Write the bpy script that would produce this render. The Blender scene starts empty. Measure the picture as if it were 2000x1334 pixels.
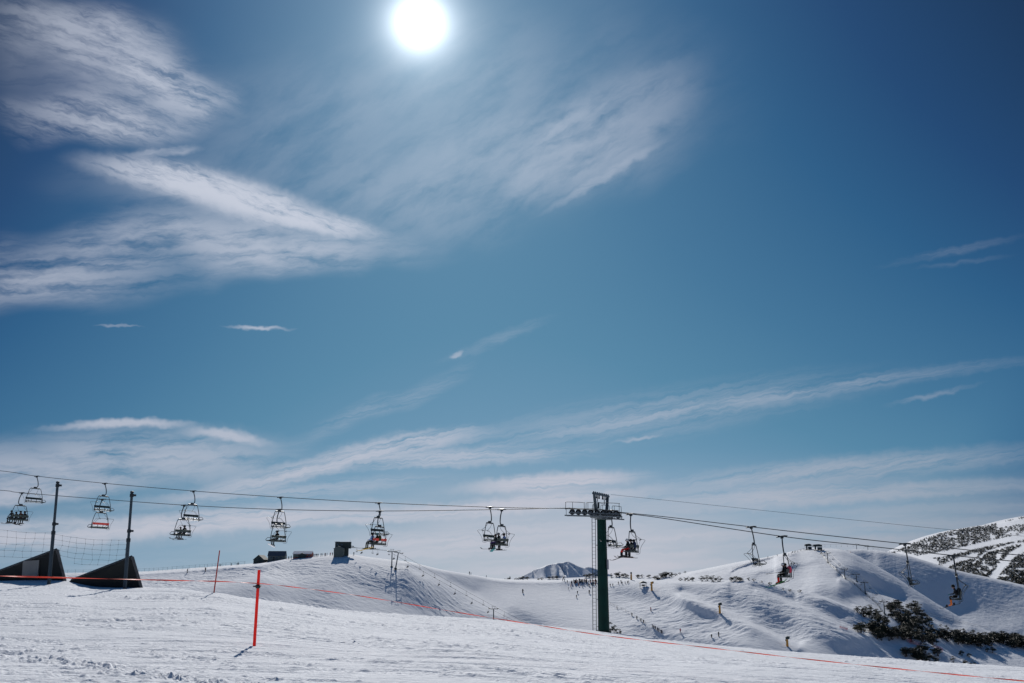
import bpy, math, random
import numpy as np
from mathutils import Vector, Matrix

random.seed(7)
RNG = np.random.RandomState(11)
scene = bpy.context.scene
COL = scene.collection

# ------------------------------------------------------------------ camera
F = 1960.0                     # focal length in photo pixels (2000 wide)
TILT = math.atan((1135 - 667) / F)
CT, ST = math.cos(TILT), math.sin(TILT)
cd = bpy.data.cameras.new("camera")
cd.sensor_width = 36.0
cd.lens = F / 2000 * 36.0
cd.clip_start = 0.1
cd.clip_end = 60000
cam = bpy.data.objects.new("camera", cd)
COL.objects.link(cam)
cam.location = (0, 0, 0)
cam.rotation_euler = (math.pi / 2 + TILT, 0, 0)
scene.camera = cam
scene.view_settings.view_transform = 'Standard'
scene.view_settings.look = 'None'
scene.view_settings.gamma = 1
scene.view_settings.exposure = 0.0


def dirpix(px, py):
    u = (px - 1000.0) / F
    v = (667.0 - py) / F
    return u, CT - v * ST, ST + v * CT


def at(px, py, Y):
    """world point seen at photo pixel (px,py) at forward distance Y"""
    u, fw, up = dirpix(px, py)
    return Vector((u / fw * Y, Y, up / fw * Y))


def azel(px, py):
    u, fw, up = dirpix(px, py)
    return math.degrees(math.atan2(u, fw)), math.degrees(math.atan2(up, math.hypot(u, fw)))


# ------------------------------------------------------------------ sun
SUN_AZ, SUN_EL = azel(820, 45)
sl = bpy.data.lights.new("sun", 'SUN')
sl.energy = 3.7
sl.angle = math.radians(0.53)
sl.color = (1.0, 0.955, 0.90)
sun = bpy.data.objects.new("sun", sl)
COL.objects.link(sun)
SD = Vector((math.sin(math.radians(SUN_AZ)) * math.cos(math.radians(SUN_EL)),
             math.cos(math.radians(SUN_AZ)) * math.cos(math.radians(SUN_EL)),
             math.sin(math.radians(SUN_EL))))
sun.rotation_euler = SD.to_track_quat('Z', 'Y').to_euler()

# ------------------------------------------------------------------ world
world = bpy.data.worlds.new("World")
scene.world = world
world.use_nodes = True
NT = world.node_tree
NT.nodes.clear()


class G:
    """tiny expression layer over shader math nodes"""
    def __init__(s, nt):
        s.nt = nt

    def n(s, typ, **kw):
        nd = s.nt.nodes.new(typ)
        for k, v in kw.items():
            setattr(nd, k, v)
        return nd

    def put(s, sock, v):
        if isinstance(v, bpy.types.NodeSocket):
            s.nt.links.new(v, sock)
        elif v is not None:
            sock.default_value = v

    def m(s, op, a, b=None, c=None, clamp=False):
        nd = s.n('ShaderNodeMath', operation=op)
        nd.use_clamp = clamp
        s.put(nd.inputs[0], a)
        s.put(nd.inputs[1], b)
        if c is not None:
            s.put(nd.inputs[2], c)
        return nd.outputs[0]

    def add(s, a, b): return s.m('ADD', a, b)
    def sub(s, a, b): return s.m('SUBTRACT', a, b)
    def mul(s, a, b, clamp=False): return s.m('MULTIPLY', a, b, clamp=clamp)
    def div(s, a, b): return s.m('DIVIDE', a, b)

    def xyz(s, x, y, z):
        nd = s.n('ShaderNodeCombineXYZ')
        s.put(nd.inputs[0], x); s.put(nd.inputs[1], y); s.put(nd.inputs[2], z)
        return nd.outputs[0]

    def noise(s, vec, scale=1, detail=4, rough=0.5, dist=0.0, color=False):
        nd = s.n('ShaderNodeTexNoise')
        s.put(nd.inputs['Vector'], vec)
        nd.inputs['Scale'].default_value = scale
        nd.inputs['Detail'].default_value = detail
        nd.inputs['Roughness'].default_value = rough
        nd.inputs['Distortion'].default_value = dist
        return nd.outputs['Color' if color else 'Fac']

    def smooth(s, v, lo, hi, a=0.0, b=1.0):
        nd = s.n('ShaderNodeMapRange', interpolation_type='SMOOTHSTEP')
        s.put(nd.inputs[0], v)
        nd.inputs[1].default_value = lo; nd.inputs[2].default_value = hi
        nd.inputs[3].default_value = a; nd.inputs[4].default_value = b
        return nd.outputs[0]

    def lin(s, v, lo, hi, a=0.0, b=1.0):
        nd = s.n('ShaderNodeMapRange')
        s.put(nd.inputs[0], v)
        nd.inputs[1].default_value = lo; nd.inputs[2].default_value = hi
        nd.inputs[3].default_value = a; nd.inputs[4].default_value = b
        return nd.outputs[0]

    def mix(s, f, a, b):
        nd = s.n('ShaderNodeMix', data_type='RGBA')
        s.put(nd.inputs[0], f); s.put(nd.inputs[6], a); s.put(nd.inputs[7], b)
        return nd.outputs[2]

    def vm(s, op, a, b):
        nd = s.n('ShaderNodeVectorMath', operation=op)
        s.put(nd.inputs[0], a)
        s.put(nd.inputs[1], b)
        return nd.outputs[1] if op in ('DOT_PRODUCT', 'LENGTH') else nd.outputs[0]

    def scale(s, a, f):
        nd = s.n('ShaderNodeVectorMath', operation='SCALE')
        s.put(nd.inputs[0], a); s.put(nd.inputs[3], f)
        return nd.outputs[0]

    def ramp(s, f, stops):
        nd = s.n('ShaderNodeValToRGB')
        s.put(nd.inputs[0], f)
        cr = nd.color_ramp
        while len(cr.elements) > 1:
            cr.elements.remove(cr.elements[-1])
        cr.elements[0].position = stops[0][0]
        cr.elements[0].color = (*stops[0][1], 1)
        for p, c in stops[1:]:
            e = cr.elements.new(p)
            e.color = (*c, 1)
        return nd.outputs[0]


def s2l(r, g, b):
    f = lambda c: (c / 255 / 12.92) if c <= 10.3 else ((c / 255 + 0.055) / 1.055) ** 2.4
    return (f(r), f(g), f(b))


g = G(NT)
tc = g.n('ShaderNodeTexCoord')
D = tc.outputs['Generated']
sep = g.n('ShaderNodeSeparateXYZ')
NT.links.new(D, sep.inputs[0])
dx, dy, dz = sep.outputs
AZ = g.mul(g.m('ARCSINE', dx), 57.2958)          # sideways angle in the sky
EL = g.mul(g.m('ARCTAN2', dz, dy), 57.2958)      # height angle in the sky
sky = g.n('ShaderNodeTexSky', sky_type='NISHITA')
sky.sun_disc = False
sky.sun_elevation = math.radians(SUN_EL)
sky.sun_rotation = math.radians(SUN_AZ)
sky.altitude = 1800
sky.air_density = 1.0
sky.dust_density = 0.3
sky.ozone_density = 2.0
SKYS = 0.05
cosang = g.vm('DOT_PRODUCT', D, tuple(SD))
ANG = g.mul(g.m('ARCCOSINE', g.m('MINIMUM', cosang, 1.0)), 57.2958)


def skypos(px, py):
    u, fw, up = dirpix(px, py)
    d = Vector((u, fw, up)).normalized()
    return math.degrees(math.asin(d.x)), math.degrees(math.atan2(d.z, d.y))


# clear air: brightness falls with the angle from the sun, with height and to the sides
e_ = g.m('MINIMUM', g.m('MAXIMUM', EL, 0.0), 32.0)
an_ = g.m('MINIMUM', ANG, 46.0)
a_ = g.m('MINIMUM', g.m('MAXIMUM', AZ, -32.0), 32.0)
tt = g.add(0.899, g.mul(e_, -0.00207))
tt = g.add(tt, g.mul(g.mul(e_, e_), -0.00614 / 30))
tt = g.add(tt, g.mul(an_, -0.02808))
tt = g.add(tt, g.mul(g.mul(an_, an_), 0.04034 / 40))
tt = g.add(tt, g.mul(a_, -0.00474))
tt = g.add(tt, g.mul(g.mul(a_, a_), -0.0270 / 30))
tout = g.add(-0.05, g.mul(g.m('EXPONENT', g.div(g.m('MAXIMUM', g.mul(g.m('ARCSINE', dz), 57.2958), 0.0), -7.0)), 0.35))
kout = g.smooth(ANG, 36, 47)
tt = g.add(g.mul(tt, g.sub(1.0, kout)), g.mul(tout, kout))
base = g.ramp(tt, [(0.0, s2l(24, 54, 90)), (0.15, s2l(30, 70, 114)), (0.3, s2l(41, 92, 134)), (0.5, s2l(65, 116, 152)),
                   (0.65, s2l(84, 134, 165)), (0.8, s2l(112, 153, 181)), (1.0, s2l(156, 176, 192))])
nis = g.vm('MULTIPLY', sky.outputs[0], (SKYS * 0.9, SKYS, SKYS * 1.05))
base = g.mix(0.06, base, nis)

# cirrus: a few shared fields of streaks, placed by masks
AEv = g.xyz(AZ, EL, 0.0)
warp = g.noise(AEv, 0.16, 2, 0.5, color=True)
warp = g.scale(g.vm('SUBTRACT', warp, (0.5, 0.5, 0.5)), 4.0)
AW = g.vm('ADD', AEv, warp)
fine = g.noise(AEv, 1.3, 2, 0.6, color=True)
fine = g.scale(g.vm('SUBTRACT', fine, (0.5, 0.5, 0.5)), 0.5)
AF = g.vm('ADD', AEv, fine)


def rotc(vec, cx, cy, ang):
    v = g.vm('SUBTRACT', vec, (cx, cy, 0))
    ca, sa = math.cos(math.radians(ang)), math.sin(math.radians(ang))
    return g.vm('DOT_PRODUCT', v, (ca, sa, 0)), g.vm('DOT_PRODUCT', v, (-sa, ca, 0))


FIELDS = {}


def field(ang, la, lb, seed, det=6, rough=0.62):
    key = (ang, la, lb, seed)
    if key not in FIELDS:
        a2, b2 = rotc(AF, 0, 0, ang)
        FIELDS[key] = g.noise(g.xyz(g.div(a2, la), g.div(b2, lb), seed), 1.0, det, rough, 0.2)
    return FIELDS[key]


FA = field(-20, 2.8, 0.60, 1.3, 8, 0.68)       # ragged clumps, upper left
FB = field(4, 4.5, 0.8, 5.1)          # soft bands
FC = field(12, 5.5, 0.40, 9.7, 8, 0.7)        # rising fibres
FD = field(4, 5.5, 0.30, 2.2, 8, 0.7)         # flat low fibres
FE = field(30, 4.0, 1.3, 7.7, 6, 0.58)  # big veil
FV = field(3, 9.0, 0.9, 8.8, 4, 0.55)  # low veil
cov = None


def cloud(px, py, rx, ry, ang, dens, fld, lo=0.38, hi=0.68, edge=(1.0, 0.25), skew=0.0, warpk=True):
    global cov
    cx, cy = skypos(px, py)
    kx = (skypos(px + 20, py)[0] - skypos(px - 20, py)[0]) / 40
    ky = (skypos(px, py - 20)[1] - skypos(px, py + 20)[1]) / 40
    a, b = rotc(AW if warpk else AF, cx, cy, ang)
    an = g.div(a, rx * kx)
    bn = g.div(b, ry * ky)
    if skew:
        bn = g.add(bn, g.mul(g.mul(an, an), skew))
    r = g.m('SQRT', g.add(g.mul(an, an), g.mul(bn, bn)))
    mask = g.smooth(r, edge[0], edge[1])
    c = g.mul(g.mul(mask, g.smooth(fld, lo, hi)), dens)
    cov = c if cov is None else g.sub(1.0, g.mul(g.sub(1.0, cov), g.sub(1.0, c)))


cloud(210, 150, 300, 130, -16, 0.24, FB, 0.15, 0.6, (1.15, 0.1))
cloud(430, 400, 330, 80, -14, 0.30, FB, 0.15, 0.6, (1.15, 0.1))
cloud(200, 105, 250, 85, -20, 0.56, FA, 0.26, 0.64, (1.1, 0.2))
cloud(330, 160, 160, 60, -22, 0.55, FA, 0.30, 0.62, (1.1, 0.2))
cloud(200, 225, 230, 60, -6, 0.70, FA, 0.26, 0.64, (1.1, 0.2))
cloud(320, 296, 90, 15, 5, 0.5, FB, 0.3, 0.65, warpk=False)
cloud(360, 352, 230, 40, -12, 0.95, FA, 0.24, 0.56, (1.1, 0.25), warpk=False)
cloud(500, 400, 240, 44, -16, 0.95, FA, 0.22, 0.54, (1.1, 0.25), warpk=False)
cloud(640, 438, 130, 26, -10, 0.70, FA, 0.22, 0.54, (1.1, 0.25), warpk=False)
cloud(560, 470, 330, 65, -2, 0.55, FB, 0.24, 0.60, (1.1, 0.15))
cloud(240, 495, 460, 80, 6, 0.52, FB, 0.26, 0.66, (1.1, 0.1))
cloud(30, 555, 340, 60, 2, 0.55, FB, 0.26, 0.68, (1.1, 0.1))
cloud(820, 260, 640, 240, 10, 0.19, FE, 0.15, 0.72, (1.15, 0.3))
cloud(1000, 330, 420, 120, 12, 0.20, FE, 0.15, 0.70, (1.15, 0.3))
cloud(1170, 265, 255, 105, 32, 0.24, FE, 0.18, 0.62, (1.06, 0.5), warpk=False)
cloud(1180, 345, 170, 13, 31, 0.26, FC, 0.10, 0.55, (1.0, 0.3), warpk=False)
cloud(505, 641, 85, 6, -2, 0.75, FB, 0.2, 0.5, (1.0, 0.0), warpk=False)
cloud(232, 636, 55, 3.5, -1, 0.4, FB, 0.2, 0.5, (1.0, 0.2), warpk=False)
cloud(890, 693, 20, 7, 30, 0.5, FB, 0.2, 0.5, (1.0, 0.2), warpk=False)
cloud(970, 662, 150, 16, 22, 0.16, FC, 0.3, 0.6, (1.0, 0.1), warpk=False)
cloud(240, 826, 190, 13, 2, 0.90, FB, 0.20, 0.50, (1.0, 0.2), skew=0.9, warpk=False)
cloud(445, 850, 115, 16, -10, 0.85, FB, 0.20, 0.50, (1.0, 0.2), skew=0.4, warpk=False)
cloud(330, 890, 350, 72, -3, 0.72, FB, 0.24, 0.62, (1.1, 0.1), warpk=False)
cloud(80, 915, 300, 70, 6, 0.72, FB, 0.22, 0.58, (1.1, 0.1))
cloud(620, 912, 340, 26, 14, 0.85, FC, 0.26, 0.58, (1.1, 0.2), warpk=False)
cloud(790, 868, 200, 30, 9, 0.80, FC, 0.30, 0.60, (1.1, 0.2), warpk=False)
cloud(880, 895, 330, 24, 3, 0.70, FD, 0.32, 0.62, (1.1, 0.2), warpk=False)
cloud(740, 800, 230, 26, 26, 0.34, FC, 0.32, 0.68, (1.1, 0.1))
cloud(560, 960, 420, 24, 5, 0.45, FD, 0.30, 0.62, (1.1, 0.2), warpk=False)
cloud(1500, 776, 640, 19, 9.5, 0.36, FC, 0.26, 0.62, (1.1, 0.1), warpk=False)
cloud(1250, 815, 560, 60, 9.5, 0.34, FC, 0.3, 0.65, (1.1, 0.1), warpk=False)
cloud(1820, 772, 120, 8, 15, 0.30, FC, 0.3, 0.6, (1.0, 0.1), warpk=False)
cloud(1245, 856, 60, 6, 10, 0.5, FC, 0.25, 0.55, (1.0, 0.1), warpk=False)
cloud(1860, 490, 180, 12, 14, 0.15, FC, 0.28, 0.6, (1.0, 0.0), warpk=False)
cloud(1880, 512, 120, 8, 9, 0.10, FC, 0.28, 0.6, (1.0, 0.0), warpk=False)
cloud(1080, 942, 215, 24, 4, 1.0, FD, 0.20, 0.50, (1.1, 0.3), warpk=False)
cloud(1060, 978, 300, 20, 5, 0.90, FD, 0.22, 0.54, (1.1, 0.2), warpk=False)
cloud(1640, 918, 520, 34, 6, 0.62, FC, 0.26, 0.60, (1.1, 0.1), warpk=False)
cloud(1600, 965, 520, 26, 3, 0.72, FD, 0.26, 0.60, (1.1, 0.1), warpk=False)
cloud(420, 1018, 440, 32, 5, 0.90, FD, 0.24, 0.56, (1.1, 0.2), warpk=False)
cloud(820, 1003, 440, 20, 3, 0.80, FD, 0.24, 0.56, (1.1, 0.2), warpk=False)
cloud(80, 965, 260, 24, 8, 0.65, FB, 0.26, 0.60, (1.1, 0.2), warpk=False)
cloud(40, 1045, 340, 46, 3, 0.75, FB, 0.26, 0.58, (1.1, 0.2), warpk=False)
cloud(880, 1060, 320, 40, 5, 0.66, FD, 0.26, 0.60, (1.1, 0.2), warpk=False)
lowv = g.mul(g.smooth(EL, 7.6, 1.2), g.smooth(AZ, -16, 6, 0.30, 0.92))
lowv = g.mul(lowv, g.lin(FV, 0.3, 0.62, 0.45, 1.0))
cov = g.sub(1.0, g.mul(g.sub(1.0, cov), g.sub(1.0, lowv)))
near = g.lin(ANG, 3, 40, 1.0, 0.0)
ccol = g.mix(near, (*s2l(165, 172, 188), 1), (*s2l(206, 212, 226), 1))
ccol = g.mix(g.smooth(EL, 9, 1), ccol, (*s2l(196, 197, 208), 1))
ccol = g.mix(g.mul(g.smooth(EL, 12, 0), g.smooth(AZ, 4, 26)), ccol, (*s2l(158, 165, 178), 1))
skyc = g.mix(cov, base, ccol)
# the sun's disc and the forward scattering round it
glow = g.add(g.mul(g.m('EXPONENT', g.div(ANG, -0.72)), 5.2), g.mul(g.m('EXPONENT', g.div(ANG, -6.0)), 0.22))
skyc = g.vm('ADD', skyc, g.scale(g.xyz(0.95, 1.0, 1.04), glow))
bg = g.n('ShaderNodeBackground')
g.put(bg.inputs[0], skyc)
bg.inputs[1].default_value = 1.0
wo = g.n('ShaderNodeOutputWorld')
NT.links.new(bg.outputs[0], wo.inputs[0])
world.cycles.sampling_method = 'MANUAL'
world.cycles.sample_map_resolution = 512
scene.cycles.max_bounces = 4
scene.cycles.diffuse_bounces = 2
scene.cycles.glossy_bounces = 2

# ------------------------------------------------------------------ materials
def newmat(name, color=(0.5, 0.5, 0.5), rough=0.6, metal=0.0, spec=0.5, var=0.0, vscale=4.0, bump=0.0, bscale=30.0):
    m = bpy.data.materials.new(name)
    m.use_nodes = True
    nt = m.node_tree
    b = nt.nodes['Principled BSDF']
    b.inputs['Roughness'].default_value = rough
    b.inputs['Metallic'].default_value = metal
    b.inputs['Specular IOR Level'].default_value = spec
    q = G(nt)
    t = q.n('ShaderNodeTexCoord')
    if var > 0:
        nz = q.noise(t.outputs['Object'], vscale, 5, 0.6)
        f = q.lin(nz, 0.3, 0.7, 1 - var, 1 + var)
        nt.links.new(q.scale(color, f), b.inputs['Base Color'])
        nt.links.new(q.lin(nz, 0.2, 0.8, max(0.05, rough - 0.12), min(1, rough + 0.12)), b.inputs['Roughness'])
    else:
        b.inputs['Base Color'].default_value = (*color, 1)
    if bump > 0:
        bp = q.n('ShaderNodeBump')
        bp.inputs['Strength'].default_value = bump
        bp.inputs['Distance'].default_value = 0.02
        nt.links.new(q.noise(t.outputs['Object'], bscale, 4, 0.6), bp.inputs['Height'])
        nt.links.new(bp.outputs[0], b.inputs['Normal'])
    return m


def snowmat(name, scales, color=(0.86, 0.885, 0.93), rough=0.85, aniso=None):
    """scales: list of (noise scale, bump distance)"""
    m = bpy.data.materials.new(name)
    m.use_nodes = True
    nt = m.node_tree
    b = nt.nodes['Principled BSDF']
    q = G(nt)
    t = q.n('ShaderNodeTexCoord')
    P = t.outputs['Object']
    h = None
    for sc, dist in scales:
        v = q.mul(q.noise(P, sc, 3, 0.6), dist)
        h = v if h is None else q.add(h, v)
    if aniso:
        for (ang, lx, ly, dist) in aniso:
            ca, sa = math.cos(math.radians(ang)), math.sin(math.radians(ang))
            a = q.div(q.vm('DOT_PRODUCT', P, (ca, sa, 0)), lx)
            c = q.div(q.vm('DOT_PRODUCT', P, (-sa, ca, 0)), ly)
            v = q.mul(q.noise(q.xyz(a, c, 0), 1, 4, 0.6), dist)
            h = q.add(h, v)
    bp = q.n('ShaderNodeBump')
    bp.inputs['Strength'].default_value = 1.0
    bp.inputs['Distance'].default_value = 1.0
    nt.links.new(h, bp.inputs['Height'])
    nt.links.new(bp.outputs[0], b.inputs['Normal'])
    f = q.lin(q.noise(P, 0.05, 5, 0.6), 0.3, 0.7, 0.965, 1.02)
    nt.links.new(q.scale(color, f), b.inputs['Base Color'])
    b.inputs['Roughness'].default_value = rough
    b.inputs['Specular IOR Level'].default_value = 0.08
    return m


M_SNOW_NEAR = snowmat("snow_groomed", [(7.0, 0.035), (34.0, 0.010)], aniso=[(-9, 3.0, 0.16, 0.030), (-4, 1.4, 0.07, 0.006)])
M_SNOW_HILL = snowmat("snow_hillside", [(0.30, 0.22), (1.1, 0.12)], aniso=[(-38, 9.0, 1.6, 0.22)])
M_SNOW_FAR = snowmat("snow_far", [(0.02, 3.0), (0.09, 0.8)])

# ------------------------------------------------------------------ tags and mesh helpers
def tag(o, label=None, cat=None, group=None, kind=None):
    if label: o['label'] = label
    if cat: o['category'] = cat
    if group: o['group'] = group
    if kind: o['kind'] = kind
    return o


def grid_object(name, X, Y, Z, mat, kind='structure'):
    ny, nx = X.shape
    me = bpy.data.meshes.new(name)
    co = np.stack([X, Y, Z], -1).reshape(-1, 3).astype(np.float32)
    me.vertices.add(nx * ny)
    me.vertices.foreach_set('co', co.ravel())
    i = np.arange(nx * ny).reshape(ny, nx)
    q = np.stack([i[:-1, :-1], i[:-1, 1:], i[1:, 1:], i[1:, :-1]], -1).reshape(-1, 4)
    # make normals point up
    a = co[q[:, 0]]; b = co[q[:, 1]]; c = co[q[:, 3]]
    nz = np.cross(b - a, c - a)[:, 2]
    if np.median(nz) < 0:
        q = q[:, ::-1]
    nf = len(q)
    me.loops.add(nf * 4)
    me.loops.foreach_set('vertex_index', q.ravel().astype(np.int32))
    me.polygons.add(nf)
    me.polygons.foreach_set('loop_start', (np.arange(nf) * 4).astype(np.int32))
    me.polygons.foreach_set('use_smooth', np.ones(nf, bool))
    me.materials.append(mat)
    me.update(calc_edges=True)
    me.validate()
    o = bpy.data.objects.new(name, me)
    COL.objects.link(o)
    if kind:
        o['kind'] = kind
    return o


LAT = RNG.rand(512, 512)


def vnoise(x, y, off=0):
    x = x + off * 17.31; y = y + off * 41.7
    xi = np.floor(x).astype(int); yi = np.floor(y).astype(int)
    fx = x - xi; fy = y - yi
    fx = fx * fx * (3 - 2 * fx); fy = fy * fy * (3 - 2 * fy)
    a = LAT[yi % 512, xi % 512]; b = LAT[yi % 512, (xi + 1) % 512]
    c = LAT[(yi + 1) % 512, xi % 512]; d = LAT[(yi + 1) % 512, (xi + 1) % 512]
    return (a * (1 - fx) + b * fx) * (1 - fy) + (c * (1 - fx) + d * fx) * fy


def fbm(x, y, oct=4, rough=0.5, off=0):
    s = 0; amp = 1; tot = 0
    for k in range(oct):
        s = s + amp * vnoise(x * 2 ** k, y * 2 ** k, off + k * 3)
        tot += amp
        amp *= rough
    return s / tot - 0.5


def smoothline(xs, pts, col, sig):
    """interpolate polyline column at xs with gaussian smoothing"""
    px = np.array([p[0] for p in pts], float); v = np.array([p[col] for p in pts], float)
    fx = np.arange(xs.min() - 5 * sig, xs.max() + 5 * sig, 1.0)
    fv = np.interp(fx, px, v)
    kx = np.arange(-int(3 * sig), int(3 * sig) + 1)
    k = np.exp(-0.5 * (kx / sig) ** 2); k /= k.sum()
    fv = np.convolve(np.pad(fv, len(kx) // 2, mode='edge'), k, mode='valid')
    return np.interp(xs, fx, fv)


def elev(px, py):
    u = (px - 1000.0) / F; v = (667.0 - py) / F
    fw = CT - v * ST
    return (ST + v * CT) / fw, u / fw


def seg(PX, PY, pts, w):
    """gaussian closeness to a polyline in the slope map"""
    best = None
    for (x0, y0), (x1, y1) in zip(pts[:-1], pts[1:]):
        dx_, dy_ = x1 - x0, y1 - y0
        t = np.clip(((PX - x0) * dx_ + (PY - y0) * dy_) / (dx_ * dx_ + dy_ * dy_), 0, 1)
        d2 = (PX - x0 - t * dx_) ** 2 + (PY - y0 - t * dy_) ** 2
        best = d2 if best is None else np.minimum(best, d2)
    return np.exp(-best / (w * w))


RELIEF = 1.9


class Patch:
    """a hillside: starts at its skyline and comes down toward the viewer with the
    steepness given by slope(px,py)"""
    def __init__(s, name, crest, bottom, slope, mat, step=1.0, rows=240, sig=7, csig=8, disp=None, back=(200, 0.35), ext=14, power=1.35, lam=0.6):
        x0, x1 = crest[0][0], crest[-1][0]
        xs = np.arange(x0, x1 + step, step)
        cy = smoothline(xs, crest, 1, csig)
        cY = smoothline(xs, crest, 2, csig * 2)
        by = np.maximum(smoothline(xs, bottom, 1, csig), cy + 3)
        t = np.linspace(0, 1, rows) ** power
        PX = np.broadcast_to(xs, (rows, len(xs)))
        PY = cy[None, :] + (by - cy)[None, :] * t[:, None]
        e, r = elev(PX, PY)
        S, DS = slope(PX, PY, (PY - cy[None, :]))
        Yd = np.zeros_like(PY)
        Yd[0] = cY
        for k in range(1, rows):
            de = e[k] - e[k - 1]
            den = np.maximum((S[k] + S[k - 1]) / 2 - (e[k] + e[k - 1]) / 2, 0.02)
            Yd[k] = Yd[k - 1] + de * Yd[k - 1] / den
        ks = int(sig / step)
        kx = np.arange(-3 * ks, 3 * ks + 1); kk = np.exp(-0.5 * (kx / ks) ** 2); kk /= kk.sum()
        for k in range(rows):
            Yd[k] = np.convolve(np.pad(Yd[k], 3 * ks, mode='edge'), kk, mode='valid')
        if np.abs(DS).max() > 0:
            # relief: solve for a smooth surface whose steepness follows the wanted changes
            gx0, gy0 = xs[0], cy.min() - 10
            nyg = int(by.max() - gy0 + 30)
            den = np.maximum(S - e, 0.03); den2 = np.maximum(np.clip(S + DS, 0.04, 0.80) - e, 0.03)
            de = np.gradient(e, axis=0) / np.maximum(np.gradient(PY, axis=0), 1e-6)
            gr = de / den2 - de / den
            gi = np.zeros((nyg, len(xs)))
            yy = gy0 + np.arange(nyg)
            for j in range(len(xs)):
                gi[:, j] = np.interp(yy, PY[:, j], gr[:, j], left=0, right=0)
            pw, ph = 200, 200
            gp = np.pad(gi, ((ph, ph), (pw, pw)))
            ky = np.fft.fftfreq(gp.shape[0])[:, None] * 2 * np.pi
            kx2 = np.fft.fftfreq(gp.shape[1])[None, :] * 2 * np.pi / step
            den3 = ky ** 2 + lam * kx2 ** 2 + 1e-5
            Pf = np.real(np.fft.ifft2(np.fft.fft2(gp) * (-1j * ky) / den3))[ph:-ph, pw:-pw]
            PP = np.zeros_like(Yd)
            for j in range(len(xs)):
                PP[:, j] = np.interp(PY[:, j], yy, Pf[:, j])
            PP -= PP[0][None, :] * np.exp(-(PY - cy[None, :]) / 25.0)
            Yd = Yd * np.exp(PP)
        X = r * Yd; Z = e * Yd
        s.Z0 = Z.copy()
        if disp is not None:
            fade = np.clip((PY - cy[None, :]) / 4.0, 0, 1)
            Z = Z + disp(X, Yd, PX, PY) * (0.25 + 0.75 * fade)
        s.cy = cy
        s.xs, s.PY, s.X, s.Y, s.Z = xs, PY, X, Yd, Z
        # far side of the hill and the foot running down into the valley
        nb = 14
        tb = (np.arange(nb, 0, -1) / nb)[:, None]
        Yb = Yd[0][None, :] + back[0] * tb ** 1.4
        Xb = X[0][None, :] * (1 + 0 * tb)
        s0 = np.maximum(e[0], -0.2)
        Zb = Z[0][None, :] + (s0[None, :] - 0.01) * (Yb - Yd[0]) - back[1] * (Yb - Yd[0][None, :]) ** 2 / (2 * back[0]) * 1.2
        nf = 10
        tf = (np.arange(1, nf + 1))[:, None]
        Yf = Yd[-1][None, :] - ext * tf
        Xf = X[-1][None, :] + 0 * tf
        Zf = Z[-1][None, :] - 0.3 * ext * tf
        Xa = np.vstack([Xb, X, Xf]); Ya = np.vstack([Yb, Yd, Yf]); Za = np.vstack([Zb, Z, Zf])
        s.obj = grid_object(name, Xa, Ya, Za, mat)

    def at(s, px, py):
        j = int(np.clip(np.searchsorted(s.xs, px), 0, len(s.xs) - 1))
        col = s.PY[:, j]
        i = int(np.clip(np.searchsorted(col, py), 0, len(col) - 1))
        return Vector((s.X[i, j], s.Y[i, j], s.Z[i, j]))


# ------------------------------------------------------------------ foreground snow field
FG = [(-900, 1128, 66), (0, 1133, 60), (130, 1138, 57), (180, 1146, 55), (275, 1148, 54), (330, 1150, 52), (400, 1159, 47), (440, 1164, 46.5),
      (500, 1172, 47), (560, 1179, 48), (640, 1191, 50), (700, 1197, 52), (800, 1203, 55), (900, 1208, 57), (967, 1213, 59), (1050, 1222, 62),
      (1180, 1238, 66), (1300, 1252, 65), (1400, 1265, 63), (1500, 1275, 60), (1640, 1286, 56), (1800, 1299, 52), (2000, 1313, 49), (2900, 1350, 45)]
_fx = np.arange(-900, 2901, 4.0)
_fy = smoothline(_fx, FG, 1, 9)
_fY = smoothline(_fx, FG, 2, 30)
MID = [(-900, -1.55), (300, -1.60), (900, -1.66), (1500, -1.85), (2000, -2.15), (2900, -2.6)]


def fg_height(X, Y):
    R = np.maximum(Y, 6.0)
    px = np.clip(1000 + F * 1.0275 * X / R, -900, 2900)
    yc = np.interp(px, _fx, _fY)
    e, _ = elev(px, np.interp(px, _fx, _fy))
    zc = e * yc
    zn = np.interp(px, [p[0] for p in MID], [p[1] for p in MID])
    t = np.clip((Y - 20) / (yc - 20), 0, 1)
    z = zn + (zc - zn) * (0.55 * t + 0.45 * t * t * (3 - 2 * t))
    near = np.clip((20 - Y) / 20, 0, 1)
    z = z + near * (-1.62 - zn) * 0.9
    d = np.maximum(Y - yc, 0)
    z = z + np.where(d < 30, (zc - zn) / (yc - 20) * 0.55 * d * 0.4 - 0.34 * d * d / 60, -0.34 * (d - 15))
    return z


def gp(px, py, z=-1.62):
    e, r = elev(np.array([float(px)]), np.array([float(py)]))
    yy = z / e[0]
    return (r[0] * yy, yy)


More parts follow.
